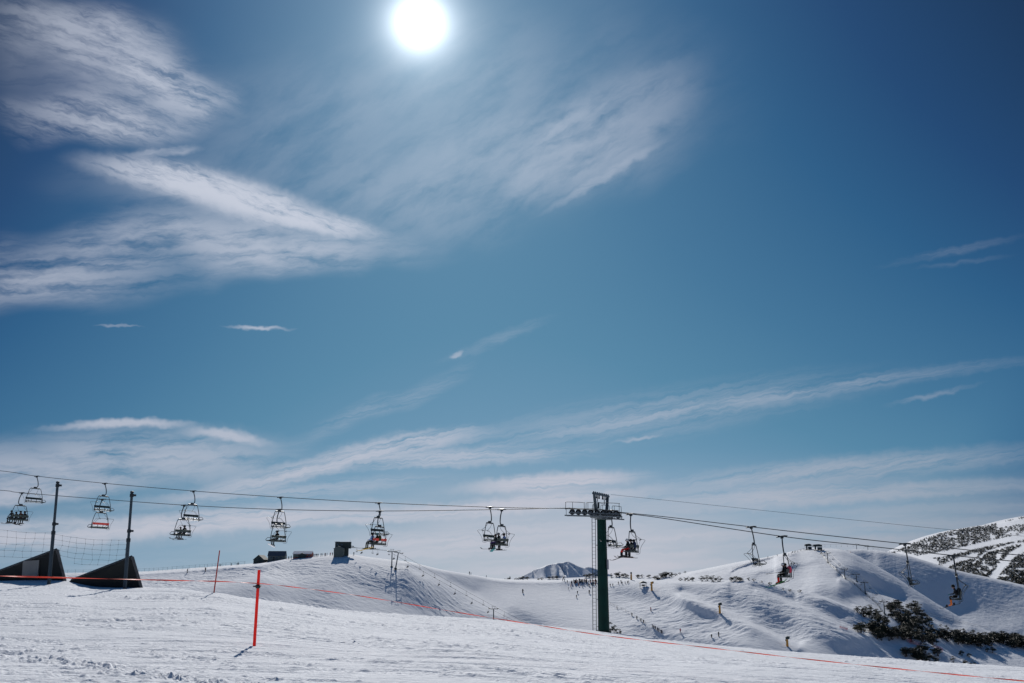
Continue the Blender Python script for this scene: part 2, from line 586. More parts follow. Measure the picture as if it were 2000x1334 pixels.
RUTLINES = [([gp(-60, 1283), gp(130, 1298), gp(260, 1314), gp(420, 1334), gp(560, 1352)], 0.42, 0.60),
            ([gp(-60, 1262), gp(150, 1272), gp(330, 1288), gp(470, 1300)], 0.30, 0.38),
            ([gp(200, 1247), gp(290, 1252)], 0.22, 0.40),
            ([gp(560, 1296), gp(760, 1312), gp(980, 1322)], 0.30, 0.30),
            ([gp(1080, 1300), gp(1300, 1318), gp(1500, 1334)], 0.30, 0.22)]
TRACKS = [(18.5, 0.02, 0.5, 0.09), (21.8, -0.03, 0.6, 0.07), (24.3, 0.015, 0.8, 0.05), (27.5, -0.02, 0.7, 0.08), (31.0, 0.03, 1.0, 0.045), (16.9, -0.01, 0.3, 0.11),
          (35.5, -0.01, 1.2, 0.05), (20.0, 0.12, 0.9, 0.12), (29.0, -0.14, 1.5, 0.06), (40.0, 0.02, 1.0, 0.06)]


def fg_detail(X, Y):
    """ruts, crumbs and groomer lines that run across the view"""
    a = math.radians(-8)
    ca, sa = math.cos(a), math.sin(a)
    U = X * ca + Y * sa
    V = -X * sa + Y * ca
    V = V + fbm(X * 0.12, Y * 0.12, 3, off=5) * 1.6
    z = fbm(U * 0.22, V * 1.6, 4, 0.6, off=1) * 0.085
    # rut lines of rough crumbs
    band = fbm(U * 0.05, V * 0.75, 3, 0.6, off=9)
    rut = np.exp(-((band - 0.02) / 0.022) ** 2) + 0.7 * np.exp(-((band + 0.13) / 0.018) ** 2)
    br = np.clip(fbm(U * 0.16, V * 0.5, 2, off=21) * 5 + 0.35, 0, 1)
    z = z - rut * br * (0.05 + 0.0 * z)
    crumbs = np.maximum(fbm(U * 3.2, V * 6.0, 3, 0.65, off=13) - 0.06, 0)
    z = z + crumbs * (0.16 + 0.40 * np.clip(rut * br, 0, 1)) * np.clip(fbm(U * 0.1, V * 0.35, 2, off=31) * 6 + 0.6, 0.1, 1)
    # lines of broken snow and ski tracks
    for pts_, w_, k_ in RUTLINES:
        dd = None
        for (x0, y0), (x1, y1) in zip(pts_[:-1], pts_[1:]):
            ex, ey = x1 - x0, y1 - y0
            tt_ = np.clip(((X - x0) * ex + (Y - y0) * ey) / (ex * ex + ey * ey), 0, 1)
            q = (X - x0 - tt_ * ex) ** 2 + (Y - y0 - tt_ * ey) ** 2
            dd = q if dd is None else np.minimum(dd, q)
        jit = fbm(X * 0.9, Y * 0.9, 2, off=51) * 0.5
        cl = np.exp(-((np.sqrt(dd) + jit) / w_) ** 2)
        z = z + cl * np.maximum(fbm(X * 6.0, Y * 6.0, 3, 0.7, off=53) - 0.02, 0) * k_ * 0.55 - cl * 0.02
    for (a0, b0, c0, f0) in TRACKS:
        dv = V - (a0 + b0 * U + c0 * np.sin(U * f0))
        for off_ in (0, 0.32):
            z = z - 0.022 * np.exp(-((dv - off_) / 0.055) ** 2)
    # fine corduroy
    z = z + fbm(U * 0.6, V * 6.0, 3, 0.6, off=17) * 0.030
    # wind lips near the far edge
    z = z + fbm(X * 0.35, Y * 0.8, 3, off=3) * 0.06
    return z


def fg_z(X, Y):
    return float(fg_height(np.array([X]), np.array([Y]))[0] + fg_detail(np.array([X]), np.array([Y]))[0])


th = np.concatenate([np.linspace(-math.pi, -0.62, 60)[:-1], np.linspace(-0.62, -0.50, 30)[:-1], np.linspace(-0.50, 0.50, 1250)[:-1],
                     np.linspace(0.50, 0.62, 30)[:-1], np.linspace(0.62, math.pi, 60)])
rr = np.concatenate([np.linspace(0.4, 12, 30)[:-1], np.exp(np.linspace(math.log(12), math.log(75), 640))[:-1],
                     np.exp(np.linspace(math.log(75), math.log(330), 50))])
TH, RR = np.meshgrid(th, rr)
GX = RR * np.sin(TH); GY = RR * np.cos(TH)
GZ = fg_height(GX, GY) + fg_detail(GX, GY)
# snow banks piled at the foot of the dark wedges
for bx, by_, bY, rx_, ry_, h_ in [(150, 1137, 55.5, 2.6, 1.6, 0.20), (60, 1135, 56, 2.2, 1.4, 0.10), (425, 1158, 45.2, 1.6, 1.6, 0.14), (330, 1150, 50, 3.0, 1.5, 0.08)]:
    c = at(bx, by_, bY)
    GZ += h_ * np.exp(-((GX - c.x) / rx_) ** 2 - ((GY - c.y) / ry_) ** 2)
snow_field = grid_object("snow_field", GX, GY, GZ, M_SNOW_NEAR)

# valley floor reaching the horizon
gx = np.array([-40000, -6000, -1500, -400, 400, 1500, 6000, 40000.0]); gy = np.array([-40000, -3000, 0, 300, 900, 2500, 9000, 45000.0])
VX, VY = np.meshgrid(gx, gy)
ground = grid_object("ground", VX, VY, VX * 0 - 92.0, M_SNOW_FAR)


# ------------------------------------------------------------------ the skied slope: left hill, saddle and middle spurs
def hilldisp(X, Y, PX, PY):
    a = math.radians(-40)
    U = X * math.cos(a) + Y * math.sin(a); V = -X * math.sin(a) + Y * math.cos(a)
    w = fbm(X / 26, Y / 26, 3, off=2) * 6
    z = fbm((U + w) / 4.6, (V + w) / 2.0, 4, 0.62, off=4) * 0.8 + fbm((U + w) / 20, (V + w) / 6, 3, 0.58, off=41) * 0.5
    z = z + fbm(X / 60, Y / 60, 3, off=8) * 2.0
    k = np.clip(fbm(X / 70, Y / 50, 2, off=33) * 4 + 0.75, 0.25, 1.2)
    bowl = seg(PX, PY, [(960, 1150), (1060, 1190), (1170, 1225)], 55)
    return z * k * (1 - 0.75 * bowl)


def slope_main(PX, PY, d):
    s = 0 * PX
    G_ = lambda pts, w, a: a * seg(PX, PY, pts, w)
    # left hill
    s = s - G_([(250, 1140), (420, 1130), (520, 1115)], 34, 0.09)
    s = s + G_([(690, 1120), (720, 1126), (750, 1136)], 22, 0.36) + G_([(700, 1112), (770, 1150), (830, 1180)], 20, 0.10)
    s = s + G_([(560, 1165), (760, 1180)], 26, 0.07)
    s = s - G_([(790, 1108), (900, 1150), (980, 1200)], 13, 0.08)
    s = s + G_([(880, 1130), (925, 1150)], 8, 0.08) + G_([(1000, 1195), (1060, 1222)], 10, 0.10)
    s = s - G_([(1000, 1150), (1100, 1165), (1150, 1200)], 40, 0.06)
    # middle spurs
    s = s - G_([(1180, 1140), (1300, 1142), (1420, 1140)], 8, 0.05)
    s = s + G_([(1215, 1154), (1240, 1160), (1265, 1166)], 11, 0.26)
    s = s + G_([(1300, 1168), (1350, 1186), (1400, 1202), (1470, 1238)], 9, 0.22)
    s = s + G_([(1325, 1205), (1345, 1212)], 14, 0.06)
    s = s - G_([(1330, 1160), (1400, 1188), (1480, 1222), (1560, 1262)], 8, 0.15)
    s = s + G_([(1250, 1225), (1340, 1256), (1460, 1266)], 10, 0.24)
    s = s + G_([(1430, 1166), (1500, 1196), (1570, 1230), (1650, 1268)], 13, 0.24)
    s = s + G_([(1520, 1200), (1600, 1245), (1650, 1275)], 9, 0.10)
    s = s - G_([(1480, 1148), (1530, 1168), (1600, 1200), (1690, 1242)], 8, 0.13)
    s = s + G_([(1474, 1141), (1500, 1149), (1545, 1166)], 6, 0.13)
    s = s + G_([(1560, 1168), (1640, 1200)], 9, 0.10)
    s = s - G_([(1560, 1158), (1620, 1170), (1680, 1194)], 5, 0.06)
    # crest rounds over
    b = np.where(d < 7, 0.07 + (0.285 - 0.07) * np.clip(d / 7, 0, 1), 0.285) + 0 * PX
    return b, s * RELIEF


CREST_MAIN = [(-260, 1124, 600), (0, 1121, 640), (130, 1119, 660), (280, 1116, 680), (400, 1108, 690), (500, 1100, 690), (520, 1098, 690),
              (560, 1091, 690), (600, 1087, 690), (650, 1083, 690), (690, 1083, 690), (720, 1088, 690), (760, 1093, 690), (800, 1097, 700), (860, 1112, 720),
              (920, 1122, 740), (960, 1129, 750), (1000, 1132, 760), (1060, 1133, 760), (1130, 1131, 740), (1180, 1130, 720), (1230, 1131, 700),
              (1300, 1134, 680), (1380, 1135, 660), (1440, 1133, 640), (1470, 1132, 635), (1500, 1139, 630), (1540, 1149, 625),
              (1580, 1156, 618), (1620, 1168, 610), (1670, 1190, 600), (1720, 1213, 590), (1800, 1250, 575), (1880, 1290, 560)]
BOT = [(p[0], p[1] + 16) for p in FG]
BOT = [(p[0], p[1] if p[0] < 1500 else p[1] + 4) for p in BOT]
hill_main = Patch("snow_slope", CREST_MAIN, BOT, slope_main, M_SNOW_HILL, step=1.0, rows=250, disp=hilldisp, ext=12)


# ------------------------------------------------------------------ higher hill on the right with the summit station
def slope_right(PX, PY, d):
    s = 0 * PX
    G_ = lambda pts, w, a: a * seg(PX, PY, pts, w)
    s = s - G_([(1360, 1125), (1450, 1110), (1540, 1090)], 18, 0.05)
    s = s + G_([(1428, 1117), (1440, 1109), (1468, 1099), (1512, 1088)], 1.6, 0.10)
    s = s + G_([(1480, 1120), (1540, 1108), (1590, 1098)], 5, 0.06)
    s = s + G_([(1605, 1160), (1650, 1164)], 15, 0.18)
    s = s + G_([(1655, 1115), (1720, 1140), (1790, 1172), (1870, 1215)], 13, 0.16)
    s = s + G_([(1700, 1130), (1760, 1158)], 10, 0.08)
    s = s - G_([(1640, 1127), (1690, 1137), (1740, 1166), (1800, 1198), (1870, 1238)], 5, 0.10)
    s = s - G_([(1690, 1175), (1740, 1200)], 25, 0.06)
    s = s + G_([(1800, 1188), (1850, 1212), (1900, 1235)], 7, 0.22)
    b = np.where(d < 6, 0.07 + (0.205 - 0.07) * np.clip(d / 6, 0, 1), 0.205) + 0 * PX
    return b, s * RELIEF


def rdisp(X, Y, PX, PY):
    z = fbm(X / 4.5, Y / 4, 4, 0.62, off=14) * 0.60 + fbm(X / 80, Y / 80, 3, off=18) * 3.0
    return z


CREST_R = [(1270, 1138, 900), (1310, 1127, 920), (1345, 1117, 930), (1400, 1106, 940), (1450, 1096, 950), (1500, 1088, 955), (1560, 1075, 960), (1590, 1070, 960),
           (1640, 1072, 955), (1665, 1080, 945), (1700, 1098, 930), (1740, 1121, 910), (1780, 1147, 890), (1830, 1179, 870), (1880, 1208, 850),
           (1930, 1232, 830), (2000, 1262, 800), (2120, 1300, 770)]
BOT_R = [(1270, 1160), (1460, 1150), (1520, 1160), (1600, 1185), (1680, 1215), (1760, 1262), (1850, 1300), (1930, 1318), (2120, 1335)]
hill_right = Patch("hill_slope", CREST_R, BOT_R, slope_right, M_SNOW_HILL, step=1.0, rows=200, disp=rdisp, csig=6)


# dark blue bowl behind it
def slope_bowl(PX, PY, d):
    s = 0 * PX
    G_ = lambda pts, w, a: a * seg(PX, PY, pts, w)
    s = s + G_([(1660, 1082), (1700, 1086)], 10, 0.15)
    s = s + G_([(1740, 1110), (1800, 1140), (1860, 1170)], 28, 0.07)
    s = s - G_([(1880, 1205), (1960, 1225)], 24, 0.10)
    s = s + G_([(1880, 1130), (1960, 1165)], 20, 0.03)
    b = np.where(d < 9, 0.08 + (0.47 - 0.08) * np.clip(d / 9, 0, 1), 0.47) + 0 * PX
    return b, s * RELIEF


CREST_K = [(1600, 1085, 1180), (1640, 1075, 1180), (1680, 1073, 1180), (1720, 1076, 1175), (1770, 1084, 1170), (1810, 1096, 1160), (1860, 1112, 1150), (1900, 1121, 1140),
           (1950, 1132, 1130), (2000, 1143, 1120), (2140, 1175, 1080)]
BOT_K = [(1600, 1130), (1700, 1140), (1800, 1200), (1900, 1250), (2000, 1272), (2140, 1290)]
hill_bowl = Patch("hill_bowl", CREST_K, BOT_K, slope_bowl, M_SNOW_HILL, step=1.0, rows=170, disp=rdisp, csig=6)


# scrub covered hill, far right
def slope_scrub(PX, PY, d):
    s = 0 * PX
    s = s + 0.14 * seg(PX, PY, [(1960, 1130), (2040, 1110)], 26)
    b = np.where(d < 6, 0.07 + (0.26 - 0.07) * np.clip(d / 6, 0, 1), 0.26) + 0 * PX
    return b, s * RELIEF


CREST_F = [(1715, 1081, 1900), (1750, 1076, 1880), (1780, 1062, 1860), (1800, 1053, 1850), (1830, 1043, 1830), (1860, 1036, 1820), (1900, 1029, 1800),
           (1940, 1023, 1780), (1975, 1014, 1760), (2000, 1009, 1750), (2140, 990, 1700)]
BOT_F = [(1715, 1095), (1800, 1105), (1860, 1125), (2000, 1160), (2140, 1185)]
hill_scrub = Patch("scrub_hill", CREST_F, BOT_F, slope_scrub, M_SNOW_HILL, step=1.0, rows=130, disp=rdisp, csig=5, ext=16)


# low ridge behind the saddle
def slope_low(PX, PY, d):
    return 0.14 + 0 * PX, 0 * PX


CREST_L = [(960, 1138, 1000), (1000, 1133, 1000), (1040, 1130, 1000), (1100, 1129, 1000), (1150, 1127, 980), (1200, 1125, 950), (1260, 1127, 930), (1330, 1128, 900), (1420, 1131, 880)]
hill_low = Patch("low_ridge", CREST_L, [(960, 1148), (1420, 1145)], slope_low, M_SNOW_HILL, step=2.0, rows=24, csig=5)


# distant alpine peak with ribs and gullies
def slope_peak(PX, PY, d):
    s = 0 * PX
    G_ = lambda pts, w, a: a * seg(PX, PY, pts, w)
    s = s - G_([(1062, 1104), (1064, 1118), (1060, 1132)], 11, 0.26)
    s = s - G_([(1088, 1112), (1096, 1122), (1104, 1134)], 5, 0.22)
    s = s - G_([(1086, 1101), (1096, 1110), (1104, 1126)], 2.2, 0.30)
    s = s - G_([(1110, 1100), (1122, 1112), (1134, 1124)], 2.0, 0.25)
    s = s - G_([(1100, 1098), (1110, 1110)], 1.5, 0.25)
    s = s - G_([(1040, 1116), (1048, 1126)], 1.6, 0.20)
    s = s + G_([(1042, 1112), (1054, 1134)], 4, 0.08)
    s = s + G_([(1110, 1108), (1120, 1128)], 9, 0.1)
    s = s - 0.12 * (fbm(PX / 4.0, PY / 14.0, 3, off=6))
    b = np.where(d < 2, 0.07 + (0.60 - 0.07) * np.clip(d / 2, 0, 1), 0.60) + 0 * PX
    return b, s * 1.5


CREST_P = [(990, 1138, 7000), (1010, 1130, 7000), (1030, 1120, 7000), (1045, 1112, 7000), (1058, 1108, 7000), (1068, 1103, 7000), (1080, 1101, 7000), (1086, 1099, 7000),
           (1094, 1099.5, 7000), (1104, 1097, 7000), (1109, 1095.5, 7000), (1118, 1100, 7000), (1130, 1106, 7000), (1142, 1110, 7000), (1150, 1116, 7200), (1165, 1128, 7400), (1185, 1140, 7600)]
peak = Patch("distant_peak", CREST_P, [(990, 1142), (1185, 1145)], slope_peak, M_SNOW_FAR, step=0.5, rows=80, sig=1, csig=2,
             disp=lambda X, Y, PX, PY: fbm(X / 60, Y / 60, 4, 0.6, off=2) * 5, back=(900, 0.4), ext=60, power=1.0, lam=0.12)
CREST_P2 = [(1130, 1125, 9500), (1141, 1108, 9500), (1150, 1106, 9500), (1160, 1109, 9500), (1175, 1115, 9500), (1190, 1121, 9500), (1215, 1133, 9500), (1230, 1140, 9500)]
peak2 = Patch("farther_peak", CREST_P2, [(1130, 1142), (1230, 1146)], slope_peak, M_SNOW_FAR, step=0.5, rows=50, sig=1, csig=2,
              disp=lambda X, Y, PX, PY: fbm(X / 70, Y / 70, 4, 0.6, off=5) * 6, back=(900, 0.4), ext=80, power=1.0)

# ------------------------------------------------------------------ mesh builder
class MB:
    def __init__(s):
        s.v, s.f, s.mi = [], [], []

    def poly(s, vs, fs, mi=0):
        n = len(s.v)
        s.v += [tuple(v) for v in vs]
        s.f += [tuple(n + i for i in f) for f in fs]
        s.mi += [mi] * len(fs)
        return s

    def box(s, c, d, mi=0, M=None):
        x, y, z = d[0] / 2, d[1] / 2, d[2] / 2
        vs = [Vector((sx * x, sy * y, sz * z)) for sx in (-1, 1) for sy in (-1, 1) for sz in (-1, 1)]
        if M is not None:
            vs = [M @ v for v in vs]
        vs = [v + Vector(c) for v in vs]
        return s.poly(vs, [(0, 1, 3, 2), (4, 6, 7, 5), (0, 4, 5, 1), (2, 3, 7, 6), (0, 2, 6, 4), (1, 5, 7, 3)], mi)

    def tube(s, pts, r, n=6, mi=0, close=False, caps=True):
        pts = [Vector(p) for p in pts]
        rs = r if isinstance(r, (list, tuple)) else [r] * len(pts)
        N = len(pts)
        base = len(s.v)
        up = None
        for i in range(N):
            if close:
                t = pts[(i + 1) % N] - pts[i - 1]
            else:
                t = pts[min(i + 1, N - 1)] - pts[max(i - 1, 0)]
            t.normalize()
            if up is None:
                up = Vector((0, 0, 1)) if abs(t.z) < 0.9 else Vector((1, 0, 0))
            a = up - t * up.dot(t)
            if a.length < 1e-4:
                a = t.orthogonal()
            a.normalize()
            up = a
            b = t.cross(a)
            for k in range(n):
                an = 2 * math.pi * k / n
                s.v.append(tuple(pts[i] + (a * math.cos(an) + b * math.sin(an)) * rs[i]))
        for i in range(N if close else N - 1):
            j = (i + 1) % N
            for k in range(n):
                k2 = (k + 1) % n
                s.f.append((base + i * n + k, base + i * n + k2, base + j * n + k2, base + j * n + k))
                s.mi.append(mi)
        if caps and not close:
            s.f.append(tuple(base + k for k in reversed(range(n)))); s.mi.append(mi)
            s.f.append(tuple(base + (N - 1) * n + k for k in range(n))); s.mi.append(mi)
        return s

    def cyl(s, a, b, r, r2=None, n=12, mi=0):
        return s.tube([a, b], [r, r if r2 is None else r2], n, mi)

    def lathe(s, c, axis, prof, n=16, mi=0):
        """prof: list of (offset along axis, radius)"""
        ax = Vector(axis).normalized()
        return s.tube([Vector(c) + ax * p[0] for p in prof], [p[1] for p in prof], n, mi)

    def prism(s, pts, d, mi=0):
        """pts: polygon of 3D points, extruded by vector d"""
        n = len(pts)
        d = Vector(d)
        vs = [Vector(p) for p in pts] + [Vector(p) + d for p in pts]
        fs = [tuple(range(n))[::-1], tuple(range(n, 2 * n))] + [(i, (i + 1) % n, n + (i + 1) % n, n + i) for i in range(n)]
        return s.poly(vs, fs, mi)

    def build(s, name, mats, parent=None, smooth=False, loc=None):
        me = bpy.data.meshes.new(name)
        me.from_pydata(s.v, [], s.f)
        for m in (mats if isinstance(mats, (list, tuple)) else [mats]):
            me.materials.append(m)
        if len(me.materials) > 1:
            me.polygons.foreach_set('material_index', s.mi)
        bm = bmesh.new(); bm.from_mesh(me)
        bmesh.ops.recalc_face_normals(bm, faces=bm.faces)
        bm.to_mesh(me); bm.free()
        if smooth:
            me.polygons.foreach_set('use_smooth', [True] * len(me.polygons))
            me.set_sharp_from_angle(angle=math.radians(40))
        me.update()
        o = bpy.data.objects.new(name, me)
        COL.objects.link(o)
        if parent is not None:
            o.parent = parent
        if loc is not None:
            o.location = loc
        return o


import bmesh


def empty(name, loc=(0, 0, 0), rz=0.0, parent=None):
    o = bpy.data.objects.new(name, None)
    COL.objects.link(o)
    o.location = loc
    o.rotation_euler = (0, 0, rz)
    o.empty_display_size = 0.2
    if parent is not None:
        o.parent = parent
    return o


def copy_tree(o, parent=None, keep=True):
    c = o.copy()
    COL.objects.link(c)
    if parent is not None:
        c.parent = parent
    for ch in [x for x in CHILD.get(o.name, [])]:
        CHILD.setdefault(c.name, []).append(copy_tree(ch, c))
    return c


CHILD = {}


def index_children():
    CHILD.clear()
    for o in COL.objects:
        if o.parent:
            CHILD.setdefault(o.parent.name, []).append(o)


def cat_rom(P, n=8):
    P = [Vector(p) for p in P]
    Q = [P[0] * 2 - P[1]] + P + [P[-1] * 2 - P[-2]]
    out = []
    for i in range(1, len(Q) - 2):
        for k in range(n):
            t = k / n
            a, b, c, d = Q[i - 1], Q[i], Q[i + 1], Q[i + 2]
            out.append(0.5 * ((2 * b) + (c - a) * t + (2 * a - 5 * b + 4 * c - d) * t * t + (3 * b - a - 3 * c + d) * t ** 3))
    out.append(P[-1])
    return out


# ------------------------------------------------------------------ object materials
M_STEEL = newmat("dark_painted_steel", (0.025, 0.035, 0.042), 0.45, 0.3, var=0.25)
M_GALV = newmat("galvanised_steel", (0.16, 0.185, 0.20), 0.5, 0.6, var=0.25, vscale=3)
M_GREEN = newmat("green_tower_paint", (0.0015, 0.030, 0.025), 0.5, 0.0, 0.15, var=0.22, vscale=1.2, bump=0.2)
M_RUBBER = newmat("black_rubber", (0.012, 0.012, 0.013), 0.8)
M_CABLE = newmat("steel_cable", (0.045, 0.05, 0.055), 0.5, 0.5)
M_SEAT = newmat("dark_green_seat", (0.012, 0.030, 0.027), 0.6, var=0.2)
M_SEATRED = newmat("red_seat_pad", (0.62, 0.035, 0.022), 0.55, var=0.12)
M_POLEGREY = newmat("blue_grey_pole_paint", (0.042, 0.066, 0.086), 0.5, 0.2, var=0.2)
M_WEDGE = newmat("dark_weathered_board", (0.012, 0.014, 0.013), 0.75, var=0.45, vscale=1.5, bump=0.3)
M_WEDGE2 = newmat("weathered_concrete_board", (0.026, 0.027, 0.022), 0.8, var=0.4, vscale=1.3, bump=0.3)
M_EDGE = newmat("worn_metal_edge", (0.16, 0.15, 0.14), 0.6, 0.3, var=0.3)
M_PATCH = newmat("pale_grey_panel", (0.30, 0.29, 0.27), 0.7, var=0.12, vscale=1.0)
M_ORANGE = newmat("fluorescent_red_pole", (0.95, 0.10, 0.075), 0.45, var=0.06)
M_POLE2 = newmat("faded_red_pole", (0.55, 0.045, 0.03), 0.5, var=0.1)
M_TAPE = newmat("orange_tape", (0.95, 0.20, 0.125), 0.5, var=0.1, vscale=2)
M_BLACK = newmat("black_plastic", (0.010, 0.010, 0.012), 0.5)
M_WIRE = newmat("thin_wire", (0.05, 0.055, 0.06), 0.6, 0.4)
M_YELLOW = newmat("yellow_padding", (0.62, 0.30, 0.05), 0.6, var=0.15)
M_ROOFGREY = newmat("grey_roof_sheet", (0.11, 0.125, 0.15), 0.6, 0.2, var=0.15, vscale=1)
M_WALLDK = newmat("dark_green_wall", (0.028, 0.048, 0.050), 0.7, var=0.2)
M_WALLGR = newmat("grey_green_wall", (0.11, 0.14, 0.13), 0.7, var=0.15)
M_WALLRED = newmat("red_brown_wall", (0.33, 0.07, 0.045), 0.7, var=0.2)
M_SNOWCAP = newmat("snow_cap", (0.84, 0.86, 0.90), 0.85, spec=0.1)
M_WINDOW = newmat("window_glass", (0.05, 0.09, 0.12), 0.12)
M_SIGN = newmat("grey_sign_plate", (0.20, 0.21, 0.24), 0.5, 0.3)
M_PLATE = newmat("bolt_white", (0.8, 0.8, 0.78), 0.4)
M_NET = newmat("pink_safety_net", (0.55, 0.14, 0.22), 0.8)


def translucent(m, k):
    """thin coloured plastic that lets the low sun through"""
    nt = m.node_tree
    b = nt.nodes['Principled BSDF']; out = nt.nodes['Material Output']
    tr = nt.nodes.new('ShaderNodeBsdfTranslucent')
    src = b.inputs['Base Color'].links[0].from_socket
    nt.links.new(src, tr.inputs[0])
    mx = nt.nodes.new('ShaderNodeMixShader')
    mx.inputs[0].default_value = k
    nt.links.new(b.outputs[0], mx.inputs[1]); nt.links.new(tr.outputs[0], mx.inputs[2])
    nt.links.new(mx.outputs[0], out.inputs[0])
    b.inputs['Specular IOR Level'].default_value = 0.1
    b.inputs['Roughness'].default_value = 0.8


translucent(M_TAPE, 0.5)
translucent(M_ORANGE, 0.55)


def cloth(name, c):
    return newmat(name, c, 0.85, spec=0.2, var=0.12, vscale=9)


M_SKIN = newmat("skin", (0.42, 0.24, 0.17), 0.5)
M_CL = {k: cloth("cloth_" + k, c) for k, c in dict(
    black=(0.012, 0.012, 0.014), charcoal=(0.03, 0.032, 0.036), red=(0.75, 0.03, 0.02), ltblue=(0.22, 0.33, 0.62), olive=(0.05, 0.055, 0.018),
    yellow=(0.65, 0.42, 0.04), purple=(0.12, 0.08, 0.22), white=(0.7, 0.7, 0.72), teal=(0.04, 0.22, 0.24), orange=(0.85, 0.22, 0.04),
    navy=(0.02, 0.035, 0.09), brown=(0.12, 0.05, 0.03), green=(0.05, 0.28, 0.08), pink=(0.7, 0.08, 0.14), grey=(0.2, 0.2, 0.22)).items()}

# ------------------------------------------------------------------ chairlift geometry in plan
ND = Vector((-0.43, -0.903, 0)).normalized()       # across the line, toward the viewer
UD = Vector((-ND.y, ND.x, 0))                       # along the line, to the right
TW = at(1177, 1120, 84.0); TW.z = 0
GA = 1.7
NEARP = TW + ND * GA
FARP = TW - ND * GA


def on_line(px, py, P):
    """point of the vertical plane through P along the lift, seen at (px,py)"""
    u, fw, up = dirpix(px, py)
    d = Vector((u, fw, up))
    t = (P.x * UD.y - P.y * UD.x) / (d.x * UD.y - d.y * UD.x)
    return d * t


NEAR_PX = [(-420, 925), (-200, 944), (0, 957.5), (38, 962), (205, 975.5), (375, 987.5), (545, 995), (742, 998), (980, 995), (1060, 993), (1113, 992.2)]
NEAR_PX2 = [(1196, 1000), (1232, 1004), (1300, 1013), (1527, 1047.5), (1700, 1067), (1862, 1085), (2000, 1098), (2300, 1124)]
FAR_PX = [(-420, 878), (-200, 901), (0, 919.5), (72, 930), (205, 944), (378, 959), (548, 971), (740, 982), (957, 990.5), (1100, 993), (1168, 994)]
FAR_PX2 = [(1216, 1001), (1300, 1009.5), (1467, 1029), (1600, 1044), (1767, 1062), (1900, 1075), (2000, 1085), (2300, 1112)]


def rope(name, segs, P, label, ztop):
    pts = [on_line(x, y, P) for x, y in segs[0]]
    a = P - UD * 2.0; b = P + UD * 2.0
    pts2 = [on_line(x, y, P) for x, y in segs[1]]
    full = cat_rom(pts, 8) + cat_rom(pts2, 8)
    m = MB().tube(full, 0.030, 6)
    o = m.build(name, M_CABLE, smooth=True)
    tag(o, label, "cable")
    return full


rope_near = rope("haul_cable", (NEAR_PX, NEAR_PX2), NEARP, "lower and nearer steel cable of the big chairlift, carrying the chairs with riders", 0)
rope_far = rope("haul_cable", (FAR_PX, FAR_PX2), FARP, "upper and farther steel cable of the big chairlift, carrying the empty chairs", 0)


def rope_at(full, px, py, P):
    q = on_line(px, py, P)
    s = q.dot(UD)
    best = None
    for a, b in zip(full[:-1], full[1:]):
        sa, sb = a.dot(UD), b.dot(UD)
        if (sa - s) * (sb - s) <= 0 and abs(sb - sa) > 1e-6:
            return a.lerp(b, (s - sa) / (sb - sa))
    return q


# thin signal wire from the tower head to the right
pts = [at(1193, 966, 84), at(1300, 977, 82), at(1500, 998, 79), at(1700, 1019, 76), at(1860, 1035, 74), at(2100, 1056, 70)]
tag(MB().tube(cat_rom(pts, 6), 0.012, 5).build("signal_wire", M_WIRE), "thin signal wire running right from the top frame of the green lift tower", "wire")


